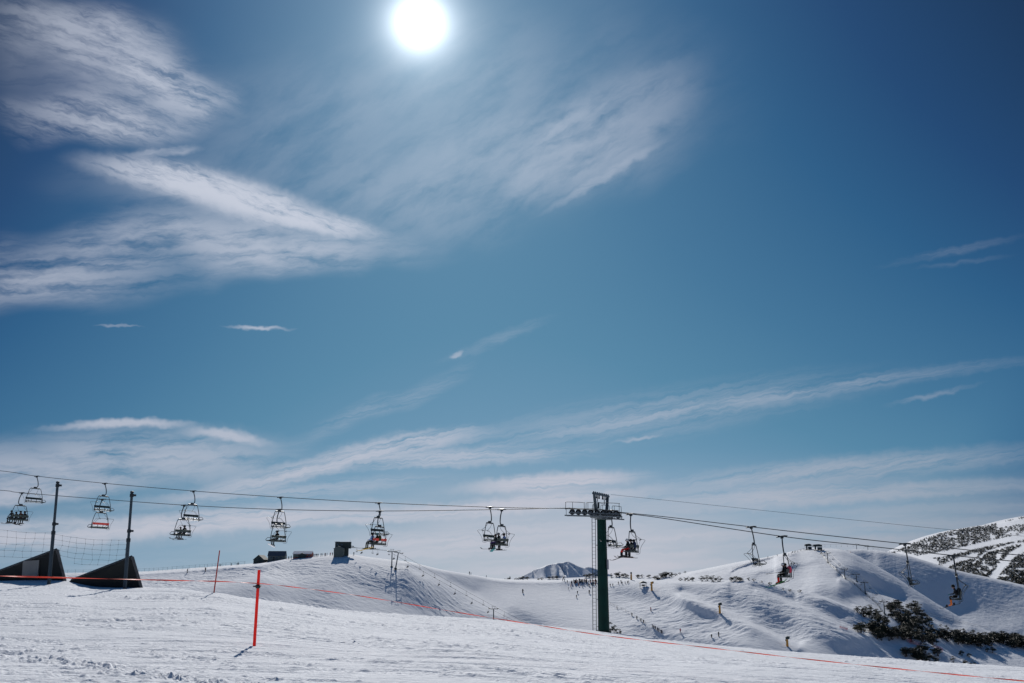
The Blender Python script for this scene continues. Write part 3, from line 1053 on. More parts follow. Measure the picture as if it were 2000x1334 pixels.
# ------------------------------------------------------------------ quad chair
def make_chair(red=False):
    root = empty("lift_chair")
    sm = M_SEATRED if red else M_SEAT
    # grip on the cable
    m = MB()
    m.tube([(0, -0.42, -0.02), (0, -0.2, 0.0), (0, 0.2, 0.0), (0, 0.42, -0.02)], [0.035, 0.062, 0.062, 0.035], 8)
    m.box((0, 0, -0.08), (0.12, 0.22, 0.16))
    m.build("grip", M_STEEL, root)
    h = MB()
    h.tube(cat_rom([(0, 0, -0.08), (-0.10, 0, -0.28), (-0.24, 0, -0.62), (-0.30, 0, -0.98), (-0.26, 0, -1.18), (-0.12, 0, -1.28), (0.04, 0, -1.30)], 4), 0.048, 8)
    h.build("hanger", M_STEEL, root, smooth=True)
    f = MB()
    f.box((0.03, 0, -1.30), (0.34, 0.16, 0.16))
    f.tube([(-0.60, 0, -1.40), (0.60, 0, -1.40)], 0.062, 8)
    for s in (-1, 1):
        f.tube(cat_rom([(s * 0.56, 0, -1.40), (s * 0.68, 0, -1.44), (s * 0.79, 0, -1.62), (s * 0.97, 0, -2.12), (s * 1.10, 0.0, -2.60), (s * 1.14, -0.02, -2.95)], 4), 0.032, 6)
        f.tube([(s * 1.13, -0.06, -2.98), (s * 1.13, 0.48, -2.90), (s * 1.15, 0.52, -2.78)], 0.030, 6)
        # arm rest
        f.tube([(s * 1.11, -0.05, -2.66), (s * 1.13, 0.34, -2.64), (s * 1.14, 0.46, -2.80)], 0.024, 6)
    for y in (0.02, 0.40):
        f.tube([(-1.13, y, -2.99 if y < 0.1 else -2.93), (1.13, y, -2.99 if y < 0.1 else -2.93)], 0.026, 6)
    f.build("frame", M_STEEL, root, smooth=True)
    # seat of four pads
    st = MB()
    for k in range(4):
        x = -0.825 + 0.55 * k
        M = Matrix.Rotation(math.radians(-6), 3, 'X')
        st.box((x, 0.24, -2.90), (0.50, 0.46, 0.075), M=M)
    st.build("seat", M_SEAT, root)
    bk = MB()
    M = Matrix.Rotation(math.radians(10), 3, 'X')
    bk.box((0, -0.10, -2.53), (2.16, 0.05, 0.22), M=M)
    bk.build("backrest", sm, root)
    br = MB()
    for x in (-1.04, -0.35, 0.35, 1.04):
        br.tube([(x, -0.09, -2.45), (x, -0.03, -2.99)], 0.026, 6)
    br.tube([(-1.06, -0.055, -2.80), (1.06, -0.055, -2.80)], 0.02, 6)
    br.build("back_frame", M_STEEL, root)
    # restraint bar swung up and back
    rb = MB()
    for s in (-1, 1):
        rb.tube(cat_rom([(s * 0.95, 0.15, -3.10), (s * 1.17, -0.10, -3.08), (s * 1.20, -0.16, -2.75), (s * 1.20, -0.36, -2.40), (s * 1.18, -0.62, -2.10), (s * 1.02, -0.60, -2.03), (0, -0.52, -2.00)], 4), 0.014, 5)
        rb.tube(cat_rom([(s * 0.30, -0.50, -2.00), (s * 0.52, -0.46, -2.03), (s * 0.72, -0.35, -2.15), (s * 0.84, -0.2, -2.40), (s * 0.86, -0.06, -2.75)], 4), 0.012, 5)
        rb.tube(cat_rom([(s * 0.40, -0.02, -1.46), (s * 0.46, -0.20, -1.75), (s * 0.55, -0.45, -1.94), (s * 0.58, -0.52, -2.02)], 3), 0.015, 5)
        rb.tube([(s * 0.58, -0.52, -2.02), (s * 0.40, -0.40, -2.08)], 0.030, 5)
    rb.build("restraint_bar", M_STEEL, root, smooth=True)
    return root


chair_dark = make_chair(False)
chair_red = make_chair(True)
index_children()
RZ_NEAR = math.atan2(-UD.y, -UD.x) - math.pi / 2
RZ_FAR = math.atan2(UD.y, UD.x) - math.pi / 2
used = set()


TILT_BY = {1191: 4, 1467: 6, 1767: 4, 1232: 3, 1527: 6, 1862: 3}


def place_chair(proto, px, py, near, label):
    full = rope_near if near else rope_far
    P = NEARP if near else FARP
    q = rope_at(full, px, py, P)
    if proto.name in used:
        o = copy_tree(proto)
    else:
        o = proto; used.add(proto.name)
    o.location = q
    o.rotation_euler = (math.radians(TILT_BY.get(px, 0) * (-1 if near else 1)), 0, RZ_NEAR if near else RZ_FAR)   # swinging a little
    tag(o, label, "chairlift chair", "chairs of the big chairlift")
    return o


far_list = [(72, "first empty chair at the far left on the upper cable"), (205, "empty chair on the upper cable directly above the chair with a red backrest"),
            (378, "empty chair above two riders, right of the second net pole"), (548, "empty chair on the upper cable above the lone rider"),
            (740, "empty chair on the upper cable above the rider in pale blue"), (957, "empty chair on the left of the close pair left of the tower"),
            (1191, "empty chair partly hidden behind the green tower"), (1467, "empty dark chair hanging over the snowy ridge right of the tower"),
            (1767, "empty chair seen from the side against the dark blue bowl")]
for i, (px, lab) in enumerate(far_list):
    place_chair(chair_dark, px, np.interp(px, [p[0] for p in FAR_PX + FAR_PX2], [p[1] for p in FAR_PX + FAR_PX2]), False, lab)
near_list = [(43, False, "far left chair carrying four dark riders"), (200, True, "empty chair with a red backrest on the lower cable"),
             (360, False, "chair with two small riders right of the second net pole"), (546, False, "chair with one dark rider above the hill huts"),
             (742, True, "red backed chair with the rider in pale blue"), (980, False, "chair with riders just left of the tower, on the right of a close pair"),
             (1232, False, "chair right of the tower with a skier in red trousers"), (1527, False, "chair with a skier in red boots, over the snowy ridge"),
             (1862, False, "rightmost chair, with the snowboarder in orange boots")]
near_chairs = {}
for px, red, lab in near_list:
    near_chairs[px] = place_chair(chair_red if red else chair_dark, px, np.interp(px, [p[0] for p in NEAR_PX + NEAR_PX2], [p[1] for p in NEAR_PX + NEAR_PX2]), True, lab)


# ------------------------------------------------------------------ people
def skin_body(name, joints, edges, radii, segmat, mats, sub=2, root='pelvis'):
    """one continuous body grown along a skeleton; faces take the cloth of the nearest bone"""
    names = list(joints)
    idx = {n: i for i, n in enumerate(names)}
    me = bpy.data.meshes.new(name)
    me.from_pydata([joints[n] for n in names], [(idx[a], idx[b]) for a, b in edges], [])
    ob = bpy.data.objects.new(name, me)
    COL.objects.link(ob)
    sk = ob.modifiers.new("skin", 'SKIN')
    sk.use_smooth_shade = True
    sk.branch_smoothing = 0.3
    for n, v in zip(names, me.skin_vertices[0].data):
        r = radii[n]
        v.radius = r if isinstance(r, tuple) else (r, r)
        v.use_root = (n == root)
    if sub:
        ss = ob.modifiers.new("sub", 'SUBSURF')
        ss.levels = sub - 1; ss.render_levels = sub - 1
    dg = bpy.context.evaluated_depsgraph_get()
    out = bpy.data.meshes.new_from_object(ob.evaluated_get(dg))
    bpy.data.objects.remove(ob)
    out.name = name
    out.materials.clear()
    keys = list(mats)
    for k in keys:
        out.materials.append(mats[k])
    segs = [(Vector(joints[a]), Vector(joints[b]), segmat(a, b)) for a, b in edges]
    mi = []
    for p in out.polygons:
        c = p.center
        best, bk = 1e9, None
        for a, b, k in segs:
            ab = b - a
            t = max(0, min(1, (c - a).dot(ab) / max(ab.dot(ab), 1e-9)))
            d = (c - a - ab * t).length
            if d < best:
                best, bk = d, k
        mi.append(keys.index(bk))
    out.polygons.foreach_set('material_index', mi)
    out.polygons.foreach_set('use_smooth', [True] * len(mi))
    return out


def hand(J, E, R, s, wrist, direction, down):
    """palm, four unequal bent fingers and a thumb off the side of the palm"""
    d = Vector(direction).normalized(); dn = Vector(down).normalized()
    side = d.cross(dn).normalized() * s
    w = Vector(wrist)
    palm = w + d * 0.075
    J['palm%d' % s] = palm; E.append(('wrist%d' % s, 'palm%d' % s)); R['palm%d' % s] = (0.026, 0.038)
    for k, (off, L) in enumerate([(-0.030, 0.068), (-0.010, 0.080), (0.011, 0.076), (0.031, 0.058)]):
        a = palm + side * off + d * (L * 0.55); b = a + d * (L * 0.25) + dn * (L * 0.42)
        J['f%d%da' % (s, k)] = a; J['f%d%db' % (s, k)] = b
        E.append(('palm%d' % s, 'f%d%da' % (s, k))); E.append(('f%d%da' % (s, k), 'f%d%db' % (s, k)))
        R['f%d%da' % (s, k)] = 0.011; R['f%d%db' % (s, k)] = 0.009
    t = w + d * 0.035 - side * 0.045 + dn * 0.012
    t2 = t + d * 0.038 - side * 0.006 + dn * 0.018
    J['t%da' % s] = t; J['t%db' % s] = t2
    E.append(('wrist%d' % s, 't%da' % s)); E.append(('t%da' % s, 't%db' % s))
    R['t%da' % s] = 0.013; R['t%db' % s] = 0.010


def seated(jacket, trousers, boots, glove='black', scale=1.0, kneeout=0.0, lean=0.0, helmet='black', pack=None, name="person", headturn=0.0, twist=0.0, hanglegs=0.0):
    J, E, R = {}, [], {}
    def P(n, p, r, par=None):
        J[n] = Vector(p); R[n] = r
        if par: E.append((par, n))
    P('pelvis', (0, 0.02, 0.13), (0.17, 0.135))
    P('belly', (0, 0.01 + lean * 0.3, 0.30), (0.165, 0.125), 'pelvis')
    P('chest', (0, 0.02 + lean * 0.7, 0.50), (0.185, 0.13), 'belly')
    P('neck', (0, 0.05 + lean, 0.645), 0.062, 'chest')
    P('head', (0, 0.085 + lean * 1.1, 0.755), (0.086, 0.098), 'neck')
    P('crown', (0, 0.08 + lean * 1.1, 0.83), (0.075, 0.088), 'head')
    for s in (-1, 1):
        P('shoulder%d' % s, (s * 0.185, 0.02 + lean * 0.8, 0.565), 0.070, 'chest')
        P('elbow%d' % s, (s * 0.265, 0.12 + lean * 0.8, 0.31), 0.052, 'shoulder%d' % s)
        P('wrist%d' % s, (s * (0.17 - 0.0), 0.36 + lean, 0.27), 0.034, 'elbow%d' % s)
        hand(J, E, R, s, J['wrist%d' % s], (-s * 0.25, 0.9, -0.15), (0, 0.1, -1))
        P('hip%d' % s, (s * 0.10, 0.08, 0.10), 0.105, 'pelvis')
        P('knee%d' % s, (s * (0.13 + kneeout), 0.52, 0.11), 0.072, 'hip%d' % s)
        yy = 0.50 + hanglegs * 0.25
        P('calf%d' % s, (s * (0.135 + kneeout * 1.2), yy + 0.02, -0.10), 0.066, 'knee%d' % s)
        P('ankle%d' % s, (s * (0.14 + kneeout * 1.4), yy + 0.04, -0.34), 0.062, 'calf%d' % s)
        P('heel%d' % s, (s * (0.14 + kneeout * 1.4), yy + 0.02, -0.42), 0.058, 'ankle%d' % s)
        P('toe%d' % s, (s * (0.145 + kneeout * 1.4), yy + 0.22, -0.45), 0.048, 'heel%d' % s)
    J['nose'] = J['head'] + Vector((0, 0.118, -0.005)); R['nose'] = 0.015; E.append(('head', 'nose'))
    J = {k: v * scale for k, v in J.items()}
    R = {k: (tuple(x * scale for x in v) if isinstance(v, tuple) else v * scale) for k, v in R.items()}

    def sm(a, b):
        if b in ('head', 'crown', 'nose'): return 'skin'
        if b.startswith(('palm', 'f', 't')) and not b.startswith('toe'): return 'glove'
        if b.startswith(('hip', 'knee', 'calf')): return 'trousers'
        if b.startswith(('ankle', 'heel', 'toe')): return 'boots'
        return 'jacket'
    me = skin_body(name + "_body", J, E, R, sm, dict(jacket=M_CL[jacket], trousers=M_CL[trousers], boots=M_CL[boots], glove=M_CL[glove], skin=M_SKIN), sub=2)
    root = empty("person")
    b = bpy.data.objects.new("body", me); COL.objects.link(b); b.parent = root
    hc = J['head'] + Vector((0, -0.012, 0.035)) * scale
    hm = MB()
    prof = [(-0.055, 0.118), (-0.02, 0.132), (0.03, 0.134), (0.075, 0.115), (0.105, 0.080), (0.122, 0.035), (0.126, 0.003)]
    hm.lathe(hc, (0, -0.18, 1), [(p[0] * scale, p[1] * scale * 0.95) for p in prof], 14)
    hm.build("helmet", M_CL[helmet], root, smooth=True)
    gg = MB()
    gg.tube([hc + Vector((math.sin(a) * 0.105, math.cos(a) * 0.125, -0.035)) * scale for a in np.linspace(-1.25, 1.25, 9)], 0.026 * scale, 8)
    gg.build("goggles", M_BLACK, root, smooth=True)
    if pack:
        pk = MB()
        c = J['chest'] + Vector((0, -0.22, -0.06)) * scale
        pk.lathe(c, (0, -0.05, 1), [(-0.25 * scale, 0.05), (-0.22 * scale, 0.135), (0, 0.16), (0.17 * scale, 0.14), (0.24 * scale, 0.06)], 10)
        pk.build("backpack", M_CL[pack], root, smooth=True)
    return root, J


def ski_mesh(L=1.65, w=0.085):
    m = MB()
    n = 14
    vs = []
    for i in range(n + 1):
        t = i / n
        y = -0.72 + L * t
        z = 0.0
        if t > 0.86: z = ((t - 0.86) / 0.14) ** 2 * 0.13
        if t < 0.06: z = ((0.06 - t) / 0.06) ** 2 * 0.03
        ww = w * (0.5 - 0.12 * math.sin(math.pi * t)) * (1 if t < 0.95 else 0.7)
        for sx, sz in ((-1, 0), (1, 0), (1, 0.018), (-1, 0.018)):
            vs.append((sx * ww, y, z + sz))
    fs = []
    for i in range(n):
        for k in range(4):
            fs.append((i * 4 + k, i * 4 + (k + 1) % 4, i * 4 + 4 + (k + 1) % 4, i * 4 + 4 + k))
    fs += [(0, 3, 2, 1), (n * 4, n * 4 + 1, n * 4 + 2, n * 4 + 3)]
    m.poly(vs, fs)
    m.box((0, -0.10, 0.045), (0.07, 0.32, 0.05), 1)
    m.box((0, -0.27, 0.075), (0.075, 0.09, 0.09), 1)
    m.box((0, 0.10, 0.06), (0.07, 0.08, 0.06), 1)
    return m


def board_mesh(L=1.5, w=0.26):
    m = MB()
    n = 16
    vs = []
    for i in range(n + 1):
        t = i / n
        x = -L / 2 + L * t
        e = abs(t - 0.5) * 2
        z = max(0, (e - 0.78) / 0.22) ** 2 * 0.07
        ww = w / 2 * (0.90 + 0.1 * e) * (math.sqrt(max(0.0, 1 - ((e - 0.85) / 0.15) ** 2)) if e > 0.85 else 1)
        ww = max(ww, 0.02)
        for sy, sz in ((-1, 0), (1, 0), (1, 0.014), (-1, 0.014)):
            vs.append((x, sy * ww, z + sz))
    fs = []
    for i in range(n):
        for k in range(4):
            fs.append((i * 4 + k, i * 4 + (k + 1) % 4, i * 4 + 4 + (k + 1) % 4, i * 4 + 4 + k))
    fs += [(0, 3, 2, 1), (n * 4, n * 4 + 1, n * 4 + 2, n * 4 + 3)]
    m.poly(vs, fs)
    for x in (-0.26, 0.26):
        m.box((x, 0, 0.04), (0.12, 0.22, 0.05), 1)
        m.box((x, -0.12, 0.10), (0.12, 0.04, 0.16), 1)
    return m


SEAT_Z = -2.87
index_children()


def rider(chair, x, label, skis=None, board=None, poles=False, dy=0.0, skilabel="", tilt=0.0, **kw):
    root, J = seated(**kw)
    R3 = chair.rotation_euler.to_matrix().to_4x4()
    Mw = Matrix.Translation(chair.location) @ R3 @ Matrix.Translation(Vector((x, 0.10 + dy, SEAT_Z + 0.02)))
    root.location = Mw.translation
    root.rotation_euler = chair.rotation_euler
    tag(root, label, "person", "riders on the big chairlift")
    if skis:
        for s, nm in ((-1, "left"), (1, "right")):
            p = (J['heel%d' % s] + J['toe%d' % s]) / 2
            o = ski_mesh().build("ski", [M_CL[skis], M_BLACK])
            o.matrix_world = Mw @ Matrix.Translation(p + Vector((0, 0, -0.085))) @ Matrix.Rotation(math.radians(s * 3), 4, 'Z') @ Matrix.Rotation(math.radians(tilt), 4, 'X')
            tag(o, "%s ski of %s" % (nm, skilabel), "ski", "skis worn on the big chairlift")
    if board:
        p = (J['heel-1'] + J['toe-1'] + J['heel1'] + J['toe1']) / 4
        o = board_mesh().build("snowboard", [M_CL[board], M_BLACK])
        o.matrix_world = Mw @ Matrix.Translation(p + Vector((0, 0, -0.09))) @ Matrix.Rotation(math.radians(tilt), 4, 'Z') @ Matrix.Rotation(math.radians(12), 4, 'Y')
        tag(o, "snowboard of %s" % skilabel, "snowboard", "snowboards worn on the big chairlift")
    if poles:
        m = MB()
        for s in (-1, 1):
            m = MB()
            a = J['wrist%d' % s] + Vector((0, 0.09, 0.0))
            b = a + Vector((s * 0.05, 0.95, -0.02))
            m.tube([a - Vector((0, 0.14, 0)), a, b], [0.018, 0.010, 0.007], 6)
            m.lathe(b - Vector((0, 0.09, 0)), (0, 1, 0), [(-0.004, 0.045), (0.004, 0.045)], 8)
            o = m.build("ski_pole", M_STEEL)
            o.matrix_world = Mw
            tag(o, "%s ski pole of %s" % ("left" if s < 0 else "right", skilabel), "ski pole", "ski poles held on the big chairlift")
    return root


c = near_chairs[43]
rider(c, -0.80, "rider in black, leftmost of four on the far left chair", skis='grey', skilabel="the leftmost rider on the far left chair", jacket='black', trousers='black', boots='black', lean=0.10)
rider(c, -0.24, "small rider in black, second from the left on the far left chair", board='charcoal', skilabel="the second rider from the left, far left chair", scale=0.88, jacket='black', trousers='charcoal', boots='black', lean=0.08, tilt=8)
rider(c, 0.30, "rider in brown and black, third from the left on the far left chair", board='black', skilabel="the third rider from the left, far left chair", jacket='brown', trousers='black', boots='black', lean=0.04, tilt=-6)
rider(c, 0.84, "rider in black at the right end of the far left chair", skis='white', skilabel="the rider at the right end, far left chair", jacket='charcoal', trousers='black', boots='black', lean=0.06)
c = near_chairs[360]
rider(c, -0.10, "child in black beside an adult, chair right of the second net pole", skis='charcoal', skilabel="the child, chair right of the second net pole", scale=0.78, jacket='black', trousers='black', boots='black')
rider(c, 0.45, "adult in black beside a child, chair right of the second net pole", skis='black', skilabel="the adult, chair right of the second net pole", jacket='black', trousers='charcoal', boots='grey', helmet='charcoal')
c = near_chairs[546]
rider(c, 0.05, "lone rider in black on the chair above the hill huts", board='white', skilabel="the lone rider above the hill huts", jacket='black', trousers='black', boots='charcoal', tilt=12)
c = near_chairs[742]
rider(c, -0.85, "rider in a pale blue jacket on the red backed chair", skis='yellow', skilabel="the rider in pale blue", jacket='ltblue', trousers='black', boots='olive', helmet='black', lean=-0.02, tilt=-12, hanglegs=0.3)
rider(c, -0.05, "rider in dark olive and yellow on the red backed chair", skis='black', skilabel="the rider in dark olive and yellow", jacket='olive', trousers='black', boots='black', helmet='teal', pack='olive')
c = near_chairs[980]
rider(c, -0.85, "small rider in purple trousers on the chair left of the tower", skis='charcoal', skilabel="the rider in purple trousers", scale=0.85, jacket='charcoal', trousers='purple', boots='black', helmet='black')
rider(c, -0.25, "rider in black with a pale helmet on the chair left of the tower", board='teal', skilabel="the rider in black with a pale helmet", jacket='black', trousers='black', boots='charcoal', helmet='grey', tilt=40)
rider(c, 0.80, "rider in a pale lilac jacket on the chair left of the tower", skis='black', skilabel="the rider in the pale lilac jacket", jacket='ltblue', trousers='black', boots='black', helmet='charcoal')
c = near_chairs[1232]
rider(c, -0.75, "skier in bright red trousers on the chair right of the tower", skis='charcoal', poles=True, skilabel="the skier in bright red trousers", jacket='black', trousers='red', boots='black', helmet='white', tilt=-14, hanglegs=0.5, lean=0.05)
rider(c, 0.0, "skier in black with a navy pack on the chair right of the tower", skis='brown', skilabel="the skier in black with a navy pack", jacket='black', trousers='black', boots='black', pack='navy', helmet='black', tilt=4)
rider(c, 0.75, "skier in black and navy at the near side of the chair right of the tower", skis='black', skilabel="the skier in black and navy right of the tower", jacket='navy', trousers='black', boots='black', helmet='charcoal', tilt=6)
c = near_chairs[1527]
rider(c, -0.55, "skier in black with a pale helmet and red boots, chair over the snowy ridge", skis='green', poles=True, skilabel="the skier in red boots", jacket='black', trousers='black', boots='red', helmet='white', tilt=-16, hanglegs=0.1)
rider(c, 0.30, "skier in black with a pink backpack, chair over the snowy ridge", skis='charcoal', skilabel="the skier with a pink backpack", jacket='black', trousers='black', boots='black', helmet='black', pack='pink', tilt=-10)
c = near_chairs[1862]
rider(c, -0.40, "snowboarder in a dark jacket with a black backpack and orange boots, rightmost chair", board='charcoal', skilabel="the snowboarder in orange boots", jacket='charcoal', trousers='black', boots='orange', helmet='black', pack='black', tilt=70, lean=0.12, glove='teal', kneeout=0.05, hanglegs=-0.2)

# ------------------------------------------------------------------ the big green lift tower
tower = empty("lift_tower", (TW.x, TW.y, 0.0), math.atan2(UD.y, UD.x))
tag(tower, "big dark green lift tower with a ladder and grey wheel assemblies, nearest of all towers", "lift tower")
# local frame: x along the line to the right, -y toward the viewer
zr = at(1150, 996, (TW + ND * GA).y).z        # cable height at the tower
zb = at(1183, 1237, TW.y).z
m = MB()
m.tube([(0, 0, zb - 2.0), (0, 0, zb + 0.0), (0, 0, zr - 0.62)], [0.47, 0.465, 0.375], 24)
o = m.build("pole", M_GREEN, tower, smooth=True)
m = MB(); m.lathe((0, 0, zb + 0.10), (0, 0, 1), [(-0.04, 0.62), (0.04, 0.62)], 24)
for k in range(12):
    a = k * math.pi / 6
    m.cyl((0.55 * math.cos(a), 0.55 * math.sin(a), zb + 0.10), (0.55 * math.cos(a), 0.55 * math.sin(a), zb + 0.24), 0.03, n=6)
m.build("base_flange", M_GREEN, tower)
m = MB()
for zz in (zb + 3.4, zb + 6.6):
    m.tube([(0, 0, zz - 0.02), (0, 0, zz + 0.02)], 0.47 - 0.085 * (zz - zb) / 9 + 0.012, 24)
m.build("weld_ring", M_GREEN, tower)
m = MB()
m.box((0, 0, zr - 0.50), (0.5, 3.9, 0.26))
m.box((0, 0, zr - 0.66), (0.9, 0.9, 0.06))
m.build("cross_arm", M_GALV, tower)


def sheaves(yc, nw, L, slope, label):
    # the assembly tips with the cable
    m = MB()
    zc = zr - 0.24
    z = lambda x: zc - x * slope
    n2 = nw // 2
    for s in (-1, 1):
        y = yc + s * 0.11
        m.prism([(-L / 2, y, z(-L / 2) - 0.10), (L / 2, y, z(L / 2) - 0.10), (L / 2, y, z(L / 2) + 0.02), (-L / 2, y, z(-L / 2) + 0.02)], (0, 0.035, 0))
    m.build("wheel_beam", M_GALV, tower)
    for k in range(nw):
        x = -L / 2 + (k + 0.5) * L / nw
        w = MB()
        c = (x, yc, z(x) + 0.03)
        w.lathe(c, (0, 1, 0), [(-0.055, 0.215), (-0.05, 0.235), (-0.02, 0.235), (0.0, 0.215), (0.02, 0.235), (0.05, 0.235), (0.055, 0.215)], 18)
        wh = w.build("wheel", M_RUBBER, tower, smooth=True)
        h = MB(); h.lathe(c, (0, 1, 0), [(-0.075, 0.05), (-0.07, 0.10), (0.07, 0.10), (0.075, 0.05)], 12)
        h.build("hub", M_GALV, wh)
    # catwalk below
    m = MB()
    for s in (0, 1):
        y = yc - 0.34 - s * 0.42
        m.prism([(-L / 2 - 0.1, y, z(-L / 2) - 0.34), (L / 2 + 0.35, y, z(L / 2) - 0.34), (L / 2 + 0.35, y, z(L / 2) - 0.24), (-L / 2 - 0.1, y, z(-L / 2) - 0.24)], (0, 0.04, 0))
    for k in range(int(L / 0.28)):
        x = -L / 2 + 0.1 + k * 0.28
        m.box((x, yc - 0.53, z(x) - 0.28), (0.17, 0.42, 0.03))
    m.build("catwalk", M_GALV, tower)
    m = MB()
    y = yc - 0.76
    za = lambda x, h: z(x) - 0.26 + h
    for (x0, x1) in ((-L / 2, -0.55), (-0.40, 0.35), (0.60, L / 2 + 0.25)):
        x1 = min(x1, L / 2 + 0.25)
        m.tube(cat_rom([(x0, y, za(x0, 0.42)), (x0 + 0.02, y, za(x0, 0.95)), (x0 + 0.12, y, za(x0, 1.04)), (x1 - 0.10, y, za(x1, 1.04)), (x1, y, za(x1, 0.95)), (x1, y, za(x1, 0.0))], 3), 0.022, 6)
        m.tube([(x0, y, za(x0, 0.48)), (x1, y, za(x1, 0.48))], 0.018, 6)
        xm = (x0 + x1) / 2 - 0.2
        m.tube([(xm, y, za(xm, 0)), (xm, y, za(xm, 1.04))], 0.020, 6)
        m.tube([(x0 + 0.05, y, za(x0, 0)), (x0 + 0.05, y, za(x0, 0.5))], 0.020, 6)
    m.build("handrail", M_STEEL, tower)


sheaves(-GA, 8, 4.35, 0.055, "near")
sheaves(GA, 4, 2.3, 0.10, "far")
# lifting frame on top: two slanted posts and a toothed beam across the line
m = MB()
for s in (-1, 1):
    m.prism([(-0.12, s * 1.15 - 0.09, zr - 0.38), (0.12, s * 1.15 - 0.09, zr - 0.38), (0.09, s * 1.58 - 0.09, zr + 1.28), (-0.09, s * 1.58 - 0.09, zr + 1.28)], (0, 0.18, 0))
m.box((0, 0, zr + 1.34), (0.16, 3.70, 0.14))
for k in range(9):
    y = -1.7 + k * 0.425
    m.lathe((0, y, zr + 1.42), (0, 0, 1), [(0, 0.07), (0.05, 0.07), (0.10, 0.02)], 8)
m.build("lifting_frame", M_POLEGREY, tower)
m = MB()
for y in (-1.05, -0.55, -0.40, 0.30, 0.45, 1.10):
    m.cyl((0, y, zr + 1.28), (0, y, zr + 1.06), 0.035, n=8)
    m.cyl((0, y, zr + 1.08), (0, y, zr + 0.98), 0.055, n=8)
m.build("insulator", M_BLACK, tower)
m = MB()
m.tube([(0, -0.85, zr + 1.28), (0, -0.85, zr + 0.72)], 0.035, 6)
m.tube([(0, 0.75, zr + 1.28), (0, 0.75, zr + 0.62)], 0.035, 6)
m.tube([(0, -0.85, zr + 0.68), (0, 0.75, zr + 0.62)], 0.02, 6)
m.box((0, -0.62, zr + 0.45), (0.10, 0.16, 0.50))
m.build("bracket", M_STEEL, tower)
# ladder
m = MB()
lx = -0.62
for dx in (-0.15, 0.15):
    m.tube([(lx + dx - 0.10, -0.18, zb - 0.3), (lx + dx, -0.18, zr - 0.45)], 0.028, 6)
nr = int((zr - zb) / 0.29)
for k in range(nr):
    z = zb + 0.1 + k * 0.29
    f = (zr - z) / (zr - zb) * 0.10
    m.tube([(lx - 0.15 - f, -0.18, z), (lx + 0.15 - f, -0.18, z)], 0.012, 5)
for k in range(5):
    z = zr - 0.6 - k * 2.15
    m.tube([(lx + 0.13, -0.18, z), (-0.36, -0.10, z)], 0.026, 6)
m.build("ladder", M_STEEL, tower)
# grey plate on the right flank
m = MB()
m.box((0.50, -0.10, zr - 4.3), (0.05, 0.34, 0.80))
m.tube([(0.36, -0.1, zr - 4.1), (0.49, -0.1, zr - 4.1)], 0.02, 5)
m.tube([(0.36, -0.1, zr - 4.5), (0.49, -0.1, zr - 4.5)], 0.02, 5)
m.build("number_plate", M_SIGN, tower)
m = MB()
for dx, dz in ((-0.03, 0), (0.07, -0.11)):
    m.lathe((dx, -0.40, zr - 2.35 + dz), (0, 1, 0), [(-0.02, 0.028), (0.03, 0.028)], 8)
m.build("bolt", M_PLATE, tower)


# ------------------------------------------------------------------ net poles, net, dark wedges
def net_pole(px, pyb, pxt, pyt, Y, label):
    b = at(px, pyb, Y)
    zt = at(pxt, pyt, Y).z
    gz = fg_z(b.x, b.y)
    root = empty("net_pole", (b.x, b.y, gz - 0.2))
    tag(root, label, "pole", "tall poles holding the wire net")
    H = zt - gz + 0.2
    mid = H * 0.52
    lean = at(pxt, pyt, Y).x - b.x
    q = lambda z: (lean * z / H, 0, z)
    MB().tube([q(0), q(mid)], 0.088, 14).build("lower_tube", M_POLEGREY, root, smooth=True)
    MB().tube([q(mid - 0.05), q(H - 0.1)], 0.066, 14).build("upper_tube", M_POLEGREY, root, smooth=True)
    m = MB()
    m.tube([q(mid - 0.12), q(mid + 0.06)], 0.105, 14)
    m.build("collar", M_STEEL, root)
    m = MB()
    for z in (H - 0.22, mid + 0.42):
        c = Vector(q(z))
        m.box(c + Vector((0.14, -0.02, 0)), (0.16, 0.10, 0.10))
        m.tube([c - Vector((0, 0, 0.08)), c + Vector((0, 0, 0.08))], 0.10, 10)
    m.lathe(q(H - 0.1), (0, 0, 1), [(0, 0.09), (0.08, 0.09), (0.10, 0.04)], 12)
    m.build("clamp", M_STEEL, root)
    return b, zt


pA = net_pole(96, 1136, 113, 940, 53.0, "left one of the two tall blue grey poles, beside the wedge with a pale panel")
pB = net_pole(244, 1146, 258, 959, 51.5, "right one of the two tall blue grey poles, beside the plain wedge")


def net(name, corners, nx, ny, label, hole=None, sag=0.12):
    (tl, tr, br, bl) = corners
    m = MB()
    rs = np.random.RandomState(nx)
    P = {}
    for i in range(nx + 1):
        for j in range(ny + 1):
            u, v = i / nx, j / ny
            p = (tl * (1 - u) + tr * u) * (1 - v) + (bl * (1 - u) + br * u) * v
            p = p + Vector((rs.uniform(-.03, .03) * (1 + 2 * v), rs.uniform(-.1, .1), -sag * 4 * u * (1 - u) + rs.uniform(-.02, .02)))
            P[i, j] = p
    ok = lambda i, j: not (hole and hole(i, j))
    for j in range(ny + 1):
        for i in range(nx):
            if ok(i, j) and ok(i + 1, j):
                m.tube([P[i, j], P[i + 1, j]], 0.0045, 4, caps=False)
    for i in range(nx + 1):
        for j in range(ny):
            if ok(i, j) and ok(i, j + 1):
                m.tube([P[i, j], P[i, j + 1]], 0.0038, 4, caps=False)
    for k, p in P.items():
        if ok(*k):
            m.box(p, (0.024, 0.02, 0.024))
    o = m.build(name, M_WIRE)
    tag(o, label, "wire net", "wire nets between the poles")


